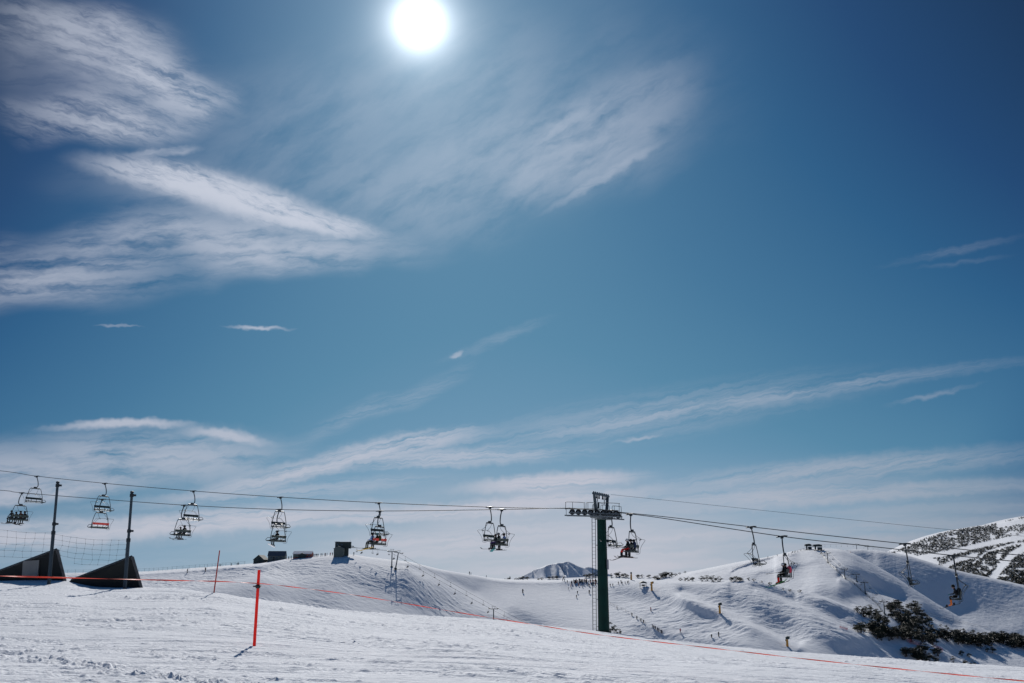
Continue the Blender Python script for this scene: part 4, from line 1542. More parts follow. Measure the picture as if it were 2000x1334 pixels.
net("wire_net", [at(106, 1043, 53), at(249, 1054, 51.5), at(241, 1103, 51.5), at(100, 1093, 53)], 9, 5, "sagging wire net between the two tall poles",
    hole=lambda i, j: (i <= 1 and j == 5) or (i == 2 and j == 5))
net("wire_net", [at(-75, 1023, 54), at(106, 1041, 53), at(98, 1088, 53), at(-75, 1078, 54)], 10, 4, "wire net leaving the left edge of the picture from the left pole")


def wedge(P, thick, label, mat, panel=None, extra=None):
    """P: polygon (px,py) at depth Y; a stout triangular wall with a worn rim"""
    pts = [at(x, y, Y) for x, y, Y in P]
    base = pts[0]
    root = empty("snow_wedge", base)
    tag(root, label, "wedge wall", "dark triangular walls by the net poles")
    L = [p - base for p in pts]
    d = Vector((0.25, 0.97, 0)) * thick
    MB().prism(L, d).build("wall", mat, root)
    m = MB()
    n = len(L)
    for i in extra:
        a, b = L[i], L[(i + 1) % n]
        m.tube([a + d * 0.5 - Vector((0, 0.0, 0)), b + d * 0.5], thick * 0.62, 4)
    m.build("rim", M_EDGE, root)
    if panel:
        q = [at(x, y, Y) - base + Vector((0, -0.14, 0)) for x, y, Y in panel]
        MB().prism(q, (0, 0.25, 0)).build("panel", M_PATCH, root)
    return root


w1 = wedge([(-70, 1150, 56.5), (127, 1145, 54.6), (109, 1074, 54.6), (-70, 1141, 56.5)], 0.16,
           "dark wedge wall with a pale grey panel, leftmost of the two", M_WEDGE, panel=[(45, 1128, 55.35), (75, 1129, 55.05), (79, 1094, 55.05), (47, 1096, 55.35)], extra=[1, 2])
w2 = wedge([(120, 1160, 54.5), (277, 1160, 52.8), (256, 1088, 52.8), (138, 1134, 54.5), (120, 1142, 54.5)], 0.16,
           "plain dark wedge wall behind the right net pole", M_WEDGE2, extra=[1, 2])

# ------------------------------------------------------------------ red marker poles and tape
p = at(497, 1253, 25.2)
gz = fg_z(p.x, p.y)
root = empty("marker_pole", (p.x, p.y, gz))
tag(root, "thick bright red marker pole with a black clip, nearest to the viewer", "marker pole", "red marker poles on the snow")
topP = at(506, 1113, 25.2)
tv = topP - Vector((p.x, p.y, gz))
MB().tube([tv * -0.12, tv * 0.5, tv], [0.038, 0.037, 0.035], 12).build("pole", M_ORANGE, root, smooth=True)
m = MB()
cc = tv * ((1253 - 1144) / 140.0)
m.lathe(cc, tv, [(-0.045, 0.05), (-0.02, 0.062), (0.02, 0.062), (0.045, 0.05)], 12)
m.tube([cc + Vector((0.075 * math.cos(a), 0.075 * math.sin(a), 0.01)) for a in np.linspace(0, 2 * math.pi, 12, endpoint=False)], 0.014, 5, close=True)
m.box(cc + Vector((-0.09, 0, 0.0)), (0.06, 0.04, 0.03))
m.build("clip", M_BLACK, root, smooth=True)
pole_top = Vector((p.x, p.y, gz)) + tv
p2 = at(417, 1160, 45.5)
gz2 = fg_z(p2.x, p2.y)
root = empty("marker_pole", (p2.x, p2.y, gz2 - 0.1))
tag(root, "thin faded red marker pole farther back, at the snow edge", "marker pole", "red marker poles on the snow")
t2 = at(429, 1075, 45.5) - Vector((p2.x, p2.y, gz2 - 0.1))
MB().tube([t2 * 0, t2], [0.030, 0.024], 10).build("pole", M_POLE2, root, smooth=True)


def tape(pts, w, label, twist=3.0):
    """flat ribbon that turns about itself"""
    P = cat_rom(pts, 24)
    vs, fs = [], []
    L = 0
    for i, q in enumerate(P):
        if i: L += (q - P[i - 1]).length
        t = (P[min(i + 1, len(P) - 1)] - P[max(i - 1, 0)]).normalized()
        a = t.orthogonal() if abs(t.z) > 0.9 else (Vector((0, 0, 1)) - t * t.z).normalized()
        b = t.cross(a)
        an = L * twist + 0.8 * math.sin(L * 0.7)
        d = (a * math.cos(an) + b * math.sin(an)) * w / 2
        n = (a * -math.sin(an) + b * math.cos(an)) * 0.0012
        vs += [q + d + n, q - d + n, q - d - n, q + d - n]
    for i in range(len(P) - 1):
        for k in range(4):
            fs.append((i * 4 + k, i * 4 + (k + 1) % 4, i * 4 + 4 + (k + 1) % 4, i * 4 + 4 + k))
    o = MB().poly(vs, fs).build("marker_tape", M_TAPE)
    tag(o, label, "tape", "orange tape along the edge of the run")


att = at(505, 1139.5, 25.15)
tape([att, at(560, 1145, 25.0), at(700, 1163.5, 24.6), at(900, 1197, 23.8), at(1050, 1221, 23.0), at(1180, 1241, 22.0), at(1400, 1267, 20.5), at(1600, 1290, 19.0), at(1800, 1311, 17.8), at(2000, 1330, 16.8), at(2300, 1356, 15.5)],
     0.018, "orange tape running right and down from the near red pole across the snow edge")
tape([at(-120, 1121.5, 15.0), at(0, 1125, 16.0), at(150, 1129, 18.0), at(270, 1132, 20.0), at(380, 1134.5, 22.5), at(440, 1136, 24.0), att], 0.026,
     "orange tape running left from the near red pole past the two wedges", twist=1.1)

# ------------------------------------------------------------------ standing on the terrain
PATCHES = [hill_main, hill_right, hill_bowl, hill_scrub]


def gat(px, py, patch=None):
    if patch is not None:
        return patch.at(px, py)
    for p in PATCHES:
        if p.xs[0] <= px <= p.xs[-1] and py >= np.interp(px, p.xs, p.cy) - 0.6:
            return p.at(px, py)
    return hill_low.at(px, py)


def mpp(v):
    return v.y / F * 1.03


# ------------------------------------------------------------------ trees
M_LEAF = newmat("snow_gum_leaves", (0.016, 0.024, 0.016), 0.55, var=0.45, vscale=0.8, spec=0.3)
M_LEAF2 = newmat("snow_gum_leaves_olive", (0.034, 0.040, 0.022), 0.6, var=0.4, vscale=0.8, spec=0.3)
M_BARK = newmat("pale_brown_bark", (0.085, 0.070, 0.055), 0.8, var=0.4, vscale=3)


def tree_meshes(seed, dens=1.0, sparse=False):
    rs = np.random.RandomState(seed)
    lobes = []
    n = 9 if not sparse else 7
    for k in range(n):
        a = rs.uniform(0, 2 * math.pi)
        r = rs.uniform(0.2, 1.0) ** 0.6 * 2.1
        c = Vector((r * math.cos(a), r * math.sin(a), 2.75 + rs.uniform(-0.9, 0.9) - 0.35 * r))
        lobes.append((c, rs.uniform(0.95, 1.45) * (0.68 if sparse else 1)))
    lobes.append((Vector((0, 0, 3.7)), 1.25))
    m = MB()
    vs, fs = [], []
    for c, R in lobes:
        cnt = int(120 * dens * R * (0.7 if sparse else 1))
        for i in range(cnt):
            d = rs.normal(size=3); d /= np.linalg.norm(d)
            if d[2] < -0.35: d[2] *= -0.5
            rad = R * (0.45 + 0.68 * rs.rand() ** 1.3)
            p = np.array(c) + d * np.array([rad, rad, rad * 0.62])
            nrm = d * 0.6 + rs.normal(size=3) * 0.7
            nrm /= np.linalg.norm(nrm)
            a = np.cross(nrm, rs.normal(size=3)); a /= np.linalg.norm(a)
            b = np.cross(nrm, a)
            s1, s2 = rs.uniform(0.10, 0.24), rs.uniform(0.07, 0.15)
            k = len(vs)
            vs += [p - a * s1, p + b * s2, p + a * s1, p - b * s2]
            fs.append((k, k + 1, k + 2, k + 3))
    m.poly(vs, fs)
    t = MB()
    stems = rs.randint(2, 5)
    for k in range(stems):
        a0 = rs.uniform(0, 6.28)
        base = Vector((0.18 * math.cos(a0), 0.18 * math.sin(a0), -0.4))
        for lc, R in [lobes[i] for i in rs.choice(len(lobes), 3, replace=False)]:
            mid = base.lerp(lc, 0.45) + Vector((rs.uniform(-.3, .3), rs.uniform(-.3, .3), -0.1))
            t.tube(cat_rom([base, mid, lc], 4), [0.13, 0.12, 0.11, 0.10, 0.085, 0.07, 0.055, 0.04, 0.03][:9], 5)
            for q in range(3):
                e = lc + Vector((rs.uniform(-1, 1), rs.uniform(-1, 1), rs.uniform(-.2, .6))) * R * 0.7
                t.tube([mid.lerp(lc, 0.6), e], [0.04, 0.015], 4)
    return m, t


VAR = []
for k in range(6):
    m, t = tree_meshes(100 + k, sparse=(k >= 3))
    c = m.build("crown", M_LEAF if k % 3 else M_LEAF2); t_ = t.build("trunk", M_BARK, smooth=True)
    VAR.append((c.data, t_.data))
    bpy.data.objects.remove(c); bpy.data.objects.remove(t_)


def tree(p, h, var, label, group, wide=1.0, rz=None, cat="tree", name="snow_gum"):
    r = empty(name, p, RNG.uniform(0, 6.28) if rz is None else rz)
    s = h / 4.6
    r.scale = (s * wide, s * wide, s)
    c = bpy.data.objects.new("crown", VAR[var][0]); COL.objects.link(c); c.parent = r
    t = bpy.data.objects.new("trunk", VAR[var][1]); COL.objects.link(t); t.parent = r
    tag(r, label, cat, group)
    return r


def cluster(pts, label, group, sub=0.0):
    """pts: (px, base py, height in px, wide)"""
    for x, y, h, w in pts:
        g_ = gat(x, y)
        tree(g_ - Vector((0, 0, sub)), h * 0.86 * mpp(g_), RNG.randint(0, 6), label, group, w)


def fill(n, poly, h0, h1, w=1.0, seed=1):
    rs = np.random.RandomState(seed)
    out = []
    xs = [p[0] for p in poly]; ys = [p[1] for p in poly]
    while len(out) < n:
        x, y = rs.uniform(min(xs), max(xs)), rs.uniform(min(ys), max(ys))
        inside = False
        for (x1, y1), (x2, y2) in zip(poly, poly[1:] + poly[:1]):
            if (y1 > y) != (y2 > y) and x < (x2 - x1) * (y - y1) / (y2 - y1) + x1:
                inside = not inside
        if inside:
            out.append((x, y, rs.uniform(h0, h1), w * rs.uniform(0.85, 1.2)))
    return out


cluster(fill(22, [(1668, 1196), (1680, 1188), (1702, 1194), (1726, 1212), (1738, 1226), (1712, 1220)], 12, 18, 1.2, 3), "dark snow gum in the small clump left of the thin lift towers", "snow gums left of the thin lift")
cluster(fill(56, [(1732, 1190), (1752, 1184), (1785, 1186), (1802, 1206), (1824, 1228), (1820, 1242), (1770, 1240), (1745, 1218)], 14, 21, 1.2, 4), "dark snow gum in the tall clump above the dense tree band", "snow gums of the tall clump")
cluster(fill(24, [(1670, 1236), (1690, 1228), (1740, 1232), (1764, 1254), (1735, 1258), (1690, 1242)], 16, 22, 1.15, 5), "dark snow gum at the left end of the dense band", "snow gums at the left end of the band")
cluster(fill(80, [(1745, 1240), (1800, 1242), (1870, 1240), (1940, 1248), (2030, 1256), (2040, 1274), (1960, 1268), (1880, 1260), (1800, 1258), (1750, 1252)], 15, 22, 1.4, 6), "dark snow gum in the dense tree band at the right", "snow gums of the dense band")
cluster(fill(19, [(1750, 1272), (1775, 1272), (1810, 1270), (1838, 1284), (1846, 1298), (1790, 1296)], 14, 20, 1.1, 7), "dark snow gum in the lower clump near the snow edge", "snow gums of the lower clump")
cluster([(1878, 1279, 11, 1.0), (1893, 1282, 9, 0.9), (1862, 1296, 14, 1.1), (1885, 1298, 11, 1.1), (1900, 1301, 13, 1.2), (1918, 1303, 7, 1.2)], "small snow gum among those scattered right of the lower clump", "scattered snow gums at the right")
cluster([(1916, 1268, 12, 1.0), (1927, 1274, 12, 1.1), (1938, 1276, 13, 1.2)], "snow gum at the near side of the dense band, casting a long shadow", "snow gums below the band")
cluster([(1838, 1224, 6, 1.3), (1848, 1226, 6, 1.2), (1852, 1229, 5, 1.0), (1872, 1238, 9, 1.2), (1882, 1232, 5, 1.0), (1901, 1237, 7, 1.2), (1912, 1243, 9, 1.2)], "small shrub on the bright ridge above the dense band", "shrubs on the bright ridge")
# shrubs on the crest of the middle spur
lab = "low spreading snow gum on the crest of the middle spur"
grp = "snow gums on the middle spur"
cluster([(1371, 1135.5, 12, 1.5), (1381, 1135, 13, 1.7), (1393, 1136, 14, 1.6), (1405, 1136, 12, 1.6)], "spreading snow gum in the widest clump on the middle spur", "snow gums of the widest spur clump")
cluster([(1428, 1135, 9, 1.5), (1437, 1135, 11, 1.8), (1446, 1135, 8, 1.8)], "low snow gum in the rounded clump right of the widest spur clump", "snow gums of the rounded spur clump")
cluster([(1463, 1133, 6, 1.8), (1472, 1134, 5, 2.0), (1487, 1137, 3.5, 2.0), (1504, 1141, 5, 1.6), (1512, 1144, 4.5, 1.8), (1530, 1150, 4, 1.8), (1542, 1152, 5, 1.8), (1562, 1155, 5.5, 2.0)], lab, grp)
cluster([(1345, 1134, 9, 1.4), (1353, 1135, 9, 1.3), (1329, 1134, 7, 1.5), (1337, 1135, 8, 1.2)], "low snow gum at the left end of the spur's row of bushes", "snow gums at the left end of the spur")
for i, (x, y, h) in enumerate([(1246, 1128, 6), (1254, 1128, 6), (1268, 1128, 6), (1281, 1130, 10), (1291, 1131, 12), (1299, 1130, 13), (1306, 1129, 11), (1311, 1126, 9), (1319, 1122, 5), (1328, 1119, 4), (1338, 1116, 4)]):
    g_ = hill_right.at(max(x, 1271), y) if x > 1275 else hill_low.at(x, y)
    tree(g_, h * mpp(g_), RNG.randint(0, 6), "snow gum at the foot of the higher snowy hill, right of the tower", "snow gums at the hill foot", 1.5)
for i, (x, y, h, w) in enumerate([(1194, 1127, 7, 1.2), (1203, 1126, 8, 1.5), (1210, 1126, 9, 1.6), (1219, 1127, 8, 1.5), (1226, 1128, 6, 1.3)]):
    g_ = hill_low.at(x, y)
    tree(g_, h * mpp(g_), RNG.randint(0, 6), "snow gum on the low ridge just right of the green tower", "snow gums right of the tower", w)
for i, (x, y, h, w) in enumerate([(1007, 1133, 5, 1.5), (1014, 1133, 6, 1.6), (1022, 1132, 7, 1.5), (1030, 1132, 6, 1.5), (1052, 1133, 4, 1.4), (1058, 1132, 5, 1.5), (1072, 1131, 5, 1.6), (1080, 1131, 6, 1.7),
                                  (1088, 1130, 6, 1.8), (1099, 1130, 5, 1.4), (1144, 1128, 7, 1.5), (1152, 1128, 8, 1.6), (1159, 1127, 8, 1.6), (1167, 1127, 7, 1.3)]):
    g_ = hill_low.at(x, y)
    tree(g_, h * mpp(g_), RNG.randint(0, 6), "tiny dark snow gum on the low ridge before the distant peak", "snow gums before the peak", w)
for x, y, h in [(986, 1134.5, 5), (992, 1134.5, 6), (996, 1134.5, 9)]:
    g_ = hill_low.at(x, y)
    tree(g_, h * mpp(g_), 2, "dark shrub on the saddle left of the distant peak", "shrubs on the saddle", 1.2 if h < 8 else 0.5)
# leafy bushes at the foot of the green tower
for x, y, h, v in [(1192, 1236, 20, 4), (1201, 1240, 18, 5), (1210, 1243, 14, 4)]:
    g_ = hill_main.at(x, y)
    tree(g_, h * mpp(g_), v, {1192: "sparse bush touching the foot of the green tower", 1201: "middle one of three sparse bushes beside the green tower", 1210: "rightmost of three sparse bushes beside the green tower"}[x], "bushes by the green tower", 0.85)

# scrub on the far right hill
rs = np.random.RandomState(5)
spots = []
runs = [([(1775, 1093), (1850, 1080), (1920, 1064), (2040, 1040)], 5.5), ([(1915, 1160), (1945, 1118), (1975, 1085), (2030, 1050)], 7), ([(1840, 1108), (1872, 1092), (1905, 1084)], 4.5),
        ([(1755, 1085), (1800, 1095), (1825, 1100)], 8), ([(1950, 1026), (2000, 1018), (2100, 1002)], 5), ([(1900, 1100), (1925, 1078), (1985, 1060)], 2.5)]
tries = 0
while len(spots) < 9000 and tries < 60000:
    tries += 1
    x = rs.uniform(1722, 2120); yc = np.interp(x, hill_scrub.xs, hill_scrub.cy)
    y = rs.uniform(yc + 1.0, yc + 135)
    if y > np.interp(x, hill_bowl.xs, hill_bowl.cy) + 3: continue
    bad = any(float(seg(np.array([x]), np.array([y]), pts_, w)[0]) > 0.37 for pts_, w in runs)
    if bad: continue
    dn = float(fbm(np.array([x / 14.0]), np.array([y / 7.0]), 3, off=12)[0])
    if dn < -0.22 + 0.10 * rs.rand(): continue
    if y < 1060 and x > 1960 and rs.rand() < 0.5: continue
    spots.append((x, y))
spots = [(x, y, gat(x, y, hill_scrub)) for x, y in spots]
spots.sort(key=lambda t: t[2].y)
vis = [s for s in spots if s[0] < 1998]
ind = vis[:30]
for x, y, p in ind:
    tree(p, rs.uniform(3.2, 4.4), rs.randint(0, 6), "dark scrub tree among the nearest ones on the far right hill", "scrub trees low on the far right hill", 1.25)
indset = {id(s) for s in ind}
big = MB()
vs, fs = [], []
for s_ in spots:
    if id(s_) in indset: continue
    x, y, p = s_
    R = rs.uniform(0.9, 1.8)
    c = np.array(p) + np.array([0, 0, R * 0.75])
    for i in range(20):
        d = rs.normal(size=3); d /= np.linalg.norm(d)
        q = c + d * np.array([R, R, R * 0.7]) * rs.uniform(0.6, 1.05)
        a = rs.normal(size=3); a /= np.linalg.norm(a)
        b = np.cross(a, d); b /= max(np.linalg.norm(b), 1e-3)
        s1, s2 = rs.uniform(0.3, 0.6), rs.uniform(0.2, 0.4)
        k = len(vs)
        vs += [q - a * s1, q + b * s2, q + a * s1, q - b * s2]
        fs.append((k, k + 1, k + 2, k + 3))
me = bpy.data.meshes.new("scrub")
me.from_pydata([tuple(v) for v in vs], [], fs)
me.materials.append(M_LEAF)
o = bpy.data.objects.new("scrub", me); COL.objects.link(o)
tag(o, "dark scrub covering the far right hill between the ski runs", "scrub", kind='stuff')


# ------------------------------------------------------------------ houses on the left hill
def gable(name, p, W, Dp, hw, hr, rz, mw, mr, label, windows=(), door=None, snow=False, cat="hut"):
    """ridge along local x"""
    root = empty(name, p, rz)
    tag(root, label, cat)
    MB().prism([(-W / 2, -Dp / 2, -1.5), (-W / 2, Dp / 2, -1.5), (-W / 2, Dp / 2, hw), (-W / 2, 0, hw + hr), (-W / 2, -Dp / 2, hw)], (W, 0, 0)).build("wall", mw, root)
    m = MB()
    ov = 0.35
    k = hr / (Dp / 2)
    t = 0.16 if not snow else 0.45
    for s in (-1, 1):
        y1 = s * (Dp / 2 + ov)
        m.prism([(-W / 2 - ov, 0, hw + hr + 0.02), (-W / 2 - ov, y1, hw - k * ov + 0.02), (-W / 2 - ov, y1, hw - k * ov + t), (-W / 2 - ov, 0, hw + hr + t)], (W + 2 * ov, 0, 0))
    m.build("roof", M_SNOWCAP if snow else mr, root)
    for x, z, w, h in windows:
        f = MB().box((x, -Dp / 2 - 0.03, z), (w + 0.2, 0.08, h + 0.2)).build("window", M_ROOFGREY, root)
        MB().box((x, -Dp / 2 - 0.08, z), (w, 0.04, h)).build("pane", M_WINDOW, f)
    if door:
        x, w, h = door
        MB().box((x, -Dp / 2 - 0.04, h / 2), (w, 0.09, h)).build("door", M_STEEL, root)
    return root


gable("hill_hut", hill_main.at(510, 1099), 8, 7.4, 2.0, 2.9, math.radians(78), M_WALLDK, M_WALLDK, "small dark gabled hut, leftmost building on the left hill", door=(1.2, 1.0, 2.0))
gable("hill_hut", hill_main.at(541, 1094), 11.2, 6.0, 2.9, 3.0, math.radians(3), M_WALLGR, M_ROOFGREY, "long grey roofed hut, second building from the left on the hill",
      windows=((-3.5, 1.6, 1.4, 0.9), (0.2, 1.6, 1.4, 0.9), (3.0, 1.6, 1.6, 0.9)), door=(-1.7, 1.1, 2.1))
h3 = gable("hill_lodge", hill_main.at(592, 1089), 12.0, 6.5, 2.3, 1.5, math.radians(-2), M_WALLRED, M_ROOFGREY, "low red brown lodge under a snow covered roof on the left hill",
           windows=((2.6, 1.3, 1.2, 0.9), (4.6, 1.3, 1.0, 0.9)), snow=True, cat="lodge")
MB().prism([(-2.2, -4.2, -1.5), (2.6, -4.2, -1.5), (2.6, -4.2, 1.6), (0.2, -4.2, 2.9), (-2.2, -4.2, 1.6)], (0, 2.0, 0)).build("porch", M_WALLDK, h3)
MB().prism([(-5.95, -3.42, 0), (-2.4, -3.42, 0), (-2.4, -3.42, 2.1), (-5.95, -3.42, 2.1)], (0, 0.12, 0)).build("grey_front", M_WALLGR, h3)

# top station of the small lift
ps = hill_main.at(668, 1086)
st = empty("lift_station", ps, math.radians(4))
tag(st, "big dark green lift station raised on a column at the top of the left hill", "lift station")
MB().box((0.3, 2.5, 6.9), (10.2, 5.0, 4.0)).build("machine_house", M_WALLDK, st)
MB().box((0.2, 2.5, 9.05), (10.8, 5.6, 0.25)).build("roof", M_ROOFGREY, st)
m = MB(); m.box((2.6, 2.5, 2.4), (2.6, 2.4, 6.0)); m.box((-3.6, 2.5, 2.4), (1.2, 2.4, 6.0)); m.build("column", M_WALLDK, st)
m = MB(); m.lathe((6.6, 2.5, 5.6), (0, 0, 1), [(-0.12, 2.0), (0.12, 2.0)], 20); m.tube([(4.8, 2.5, 6.6), (7.4, 2.5, 6.2)], 0.25, 6); m.build("return_wheel", M_STEEL, st)
m = MB(); m.tube([(4.9, 0.4, 9.1), (4.9, 0.4, 10.4)], 0.06, 5); m.tube([(-1.8, 0.4, 9.2), (-4.6, 0.4, 9.4)], 0.06, 5); m.build("mast", M_STEEL, st)
for x in (-3.0, -0.5):
    f = MB().box((x, -0.03, 7.3), (1.3, 0.1, 1.1)).build("window", M_ROOFGREY, st)
    MB().box((x, -0.09, 7.3), (1.1, 0.05, 0.9)).build("pane", M_WINDOW, f)
gable("operator_hut", ps + Vector((-1.4, -3.6, 0.6)), 4.6, 6.2, 4.0, 1.5, math.radians(88), M_WALLGR, M_ROOFGREY, "small green grey operator hut with a pale gable, in front of the hilltop lift station", windows=((0, 0, 0.1, 0.1),))

# ------------------------------------------------------------------ small lifts
def tee_tower(p, H, w, rz, label, grp):
    root = empty("lift_tower", p, rz)
    tag(root, label, "lift tower", grp)
    MB().tube([(0, 0, -1.0), (0, 0, H)], [0.42, 0.27], 10).build("pole", M_POLEGREY, root, smooth=True)
    m = MB(); m.box((0, 0, -0.1), (1.6, 1.6, 1.1)); m.build("footing", M_WALLDK, root)
    m = MB(); m.box((0, 0, H - 0.1), (w, 0.3, 0.35)); m.build("cross_arm", M_STEEL, root)
    for s in (-1, 1):
        m = MB(); m.box((s * w / 2, 0, H + 0.1), (0.25, 2.6, 0.28))
        for k in range(4):
            m.lathe((s * w / 2 - 0.2, -1.05 + 0.7 * k, H + 0.25), (1, 0, 0), [(0, 0.26), (0.4, 0.26)], 10)
        m.build("wheel_assembly", M_STEEL, root)
    m = MB()
    for s in (-1, 1):
        m.tube([(s * 0.5, 0, H), (s * 0.95, 0, H + 1.3)], 0.08, 5)
    m.tube([(-1.3, 0, H + 1.3), (1.3, 0, H + 1.3)], 0.09, 5)
    m.build("lifting_frame", M_STEEL, root)
    return root


mc = MB()
mc.tube([(0, -0.3, 0), (0, 0.3, 0)], 0.07, 5)
mc.tube([(0, 0, 0), (0.18, 0, -0.6), (0.1, 0, -1.35), (0, 0, -1.4)], 0.055, 5)
mc.tube([(-1.0, 0, -2.75), (-0.85, 0, -1.9), (-0.5, 0, -1.45), (0.5, 0, -1.45), (0.85, 0, -1.9), (1.0, 0, -2.75)], 0.04, 5)
mc.box((0, 0.22, -2.85), (2.1, 0.5, 0.10)); mc.box((0, -0.08, -2.5), (2.0, 0.06, 0.28))
proto_mini = mc.build("lift_chair", M_STEEL)
mini_me = proto_mini.data
bpy.data.objects.remove(proto_mini)


def standing(name, top, bottom, seat=False):
    J, E, R = {}, [], {}
    def P(n, p, r, par=None):
        J[n] = Vector(p); R[n] = r
        if par: E.append((par, n))
    P('pelvis', (0, 0, 0.93), (0.17, 0.13)); P('chest', (0, 0.03, 1.30), (0.20, 0.14), 'pelvis'); P('neck', (0, 0.05, 1.47), 0.07, 'chest'); P('head', (0, 0.06, 1.62), 0.12, 'neck')
    for s in (-1, 1):
        P('shoulder%d' % s, (s * 0.2, 0.03, 1.38), 0.075, 'chest'); P('elbow%d' % s, (s * 0.30, 0.02, 1.10), 0.06, 'shoulder%d' % s); P('wrist%d' % s, (s * 0.26, 0.24, 0.98), 0.045, 'elbow%d' % s)
        P('hip%d' % s, (s * 0.10, 0, 0.86), 0.11, 'pelvis'); P('knee%d' % s, (s * 0.14, 0.08, 0.48), 0.08, 'hip%d' % s); P('ankle%d' % s, (s * 0.15, 0.0, 0.12), 0.07, 'knee%d' % s); P('toe%d' % s, (s * 0.16, 0.20, 0.06), 0.05, 'ankle%d' % s)
    if seat:
        for s in (-1, 1):
            J['knee%d' % s] = Vector((s * 0.14, 0.48, 0.90)); J['ankle%d' % s] = Vector((s * 0.15, 0.52, 0.48)); J['toe%d' % s] = Vector((s * 0.15, 0.72, 0.44))
    def sm(a, b):
        if b == 'head': return 'hat'
        if b.startswith(('hip', 'knee')): return 'bottom'
        if b.startswith(('ankle', 'toe')): return 'boot'
        return 'top'
    return skin_body(name, J, E, R, sm, dict(top=M_CL[top], bottom=M_CL[bottom], boot=M_BLACK, hat=M_CL['black']), sub=1)


FIG = {k: standing("skier_body", *k) for k in [('black', 'black'), ('navy', 'black'), ('red', 'black'), ('charcoal', 'brown'), ('orange', 'navy'), ('ltblue', 'charcoal'), ('pink', 'navy'), ('green', 'black')]}
SITF = {k: standing("rider_body", *k, seat=True) for k in [('black', 'black'), ('navy', 'black'), ('charcoal', 'brown')]}
ski_me = ski_mesh().build("ski", [M_BLACK, M_BLACK])
ski_data = ski_me.data
bpy.data.objects.remove(ski_me)


def small_lift(name, stops, chairs, span, rz, cable_labels, group, occupied=None, label_fn=None, seath=3.0):
    """stops: points of the line centre; two cables at +-span across"""
    across = Vector((math.cos(rz), math.sin(rz), 0))
    along = Vector((-math.sin(rz), math.cos(rz), 0))
    lines = []
    for s, lab in zip((-1, 1), cable_labels):
        pts_ = [p + across * (s * span / 2) for p in stops]
        full = []
        for a, b in zip(pts_[:-1], pts_[1:]):
            L = (b - a).length
            for k in range(8):
                t = k / 8
                q = a.lerp(b, t); q.z -= 4 * t * (1 - t) * L * L * 0.00006
                full.append(q)
        full.append(pts_[-1])
        tag(MB().tube(full, 0.055, 4).build("haul_cable", M_CABLE), lab, "cable")
        lines.append(full)
    return lines, across


def put_mini(full, px, rz, label, group, riders=0, rlabel="", flip=False):
    best = None
    for a, b in zip(full[:-1], full[1:]):
        pa = px_of(a)[0]; pb = px_of(b)[0]
        if (pa - px) * (pb - px) <= 0:
            t = (px - pa) / (pb - pa + 1e-9)
            q = a.lerp(b, t); break
    else:
        return
    o = bpy.data.objects.new("lift_chair", mini_me); COL.objects.link(o)
    o.location = q; o.rotation_euler = (0, 0, rz + (math.pi if flip else 0))
    tag(o, label, "chairlift chair", group)
    for k in range(riders):
        keys = list(SITF)
        r = bpy.data.objects.new("person", SITF[keys[(int(px) + k) % 3]]); COL.objects.link(r)
        M = Matrix.Translation(q) @ Matrix.Rotation(o.rotation_euler.z, 4, 'Z') @ Matrix.Translation((-0.5 + 0.95 * k, 0.12, -2.85 - 0.80))
        r.matrix_world = M
        tag(r, rlabel, "person", "riders on the small left lift")


def px_of(v):
    # photo pixel of a world point
    d = v.y * CT + v.z * ST
    return 1000 + F * v.x / d, 667 - F * (v.z * CT - v.y * ST) / d


# left hill lift
A = hill_main.at(765, 1108); B = hill_main.at(771, 1110); Cc = hill_main.at(964, 1217)
B = B + Vector((1.2, -6.0, 0)); B.z = hill_main.at(771, 1112).z
hA = (at(765, 1077, A.y).z - A.z); hB = (at(773, 1079, B.y).z - B.z); hC = (at(967, 1189, Cc.y).z - Cc.z)
rzl = math.atan2((Cc - A).y, (Cc - A).x) - math.pi / 2
rz_see = math.radians(12)
tee_tower(A, hA, 5.6, rz_see, "left one of the twin grey towers of the small lift on the left hill", "towers of the left hill lift")
tB = tee_tower(B, hB, 5.6, rz_see + 0.15, "right one of the twin grey towers on the left hill, leaning slightly", "towers of the left hill lift")
tB.rotation_euler = (0, math.radians(9), rz_see)
tee_tower(Cc, hC, 5.2, rz_see, "lone grey lift tower standing at the snow edge left of the big green tower", "towers of the left hill lift")
top0 = at(686, 1069, A.y + 12)
end = at(1060, 1236, Cc.y - 40)
lines, acr = small_lift("left", [top0, Vector((A.x, A.y, A.z + hA + 0.3)), Vector((Cc.x, Cc.y, Cc.z + hC + 0.3)), end], None, 5.0, rz_see,
                        ["left cable of the small lift on the left hill", "right cable of the small lift on the left hill"], None)
rzc = math.atan2((Cc - A).y, (Cc - A).x) - math.pi / 2
for px in (697, 728, 760, 792, 820, 849, 880, 911, 944, 985):
    put_mini(lines[1], px, rzc, "tiny empty chair of the small lift on the left hill", "empty chairs of the left hill lift")
for px in (707, 738, 770, 797, 827, 858, 889, 922, 954, 990):
    put_mini(lines[0], px, rzc, "tiny occupied chair of the small lift on the left hill", "occupied chairs of the left hill lift", riders=2, rlabel="tiny dark rider on the small lift of the left hill", flip=True)

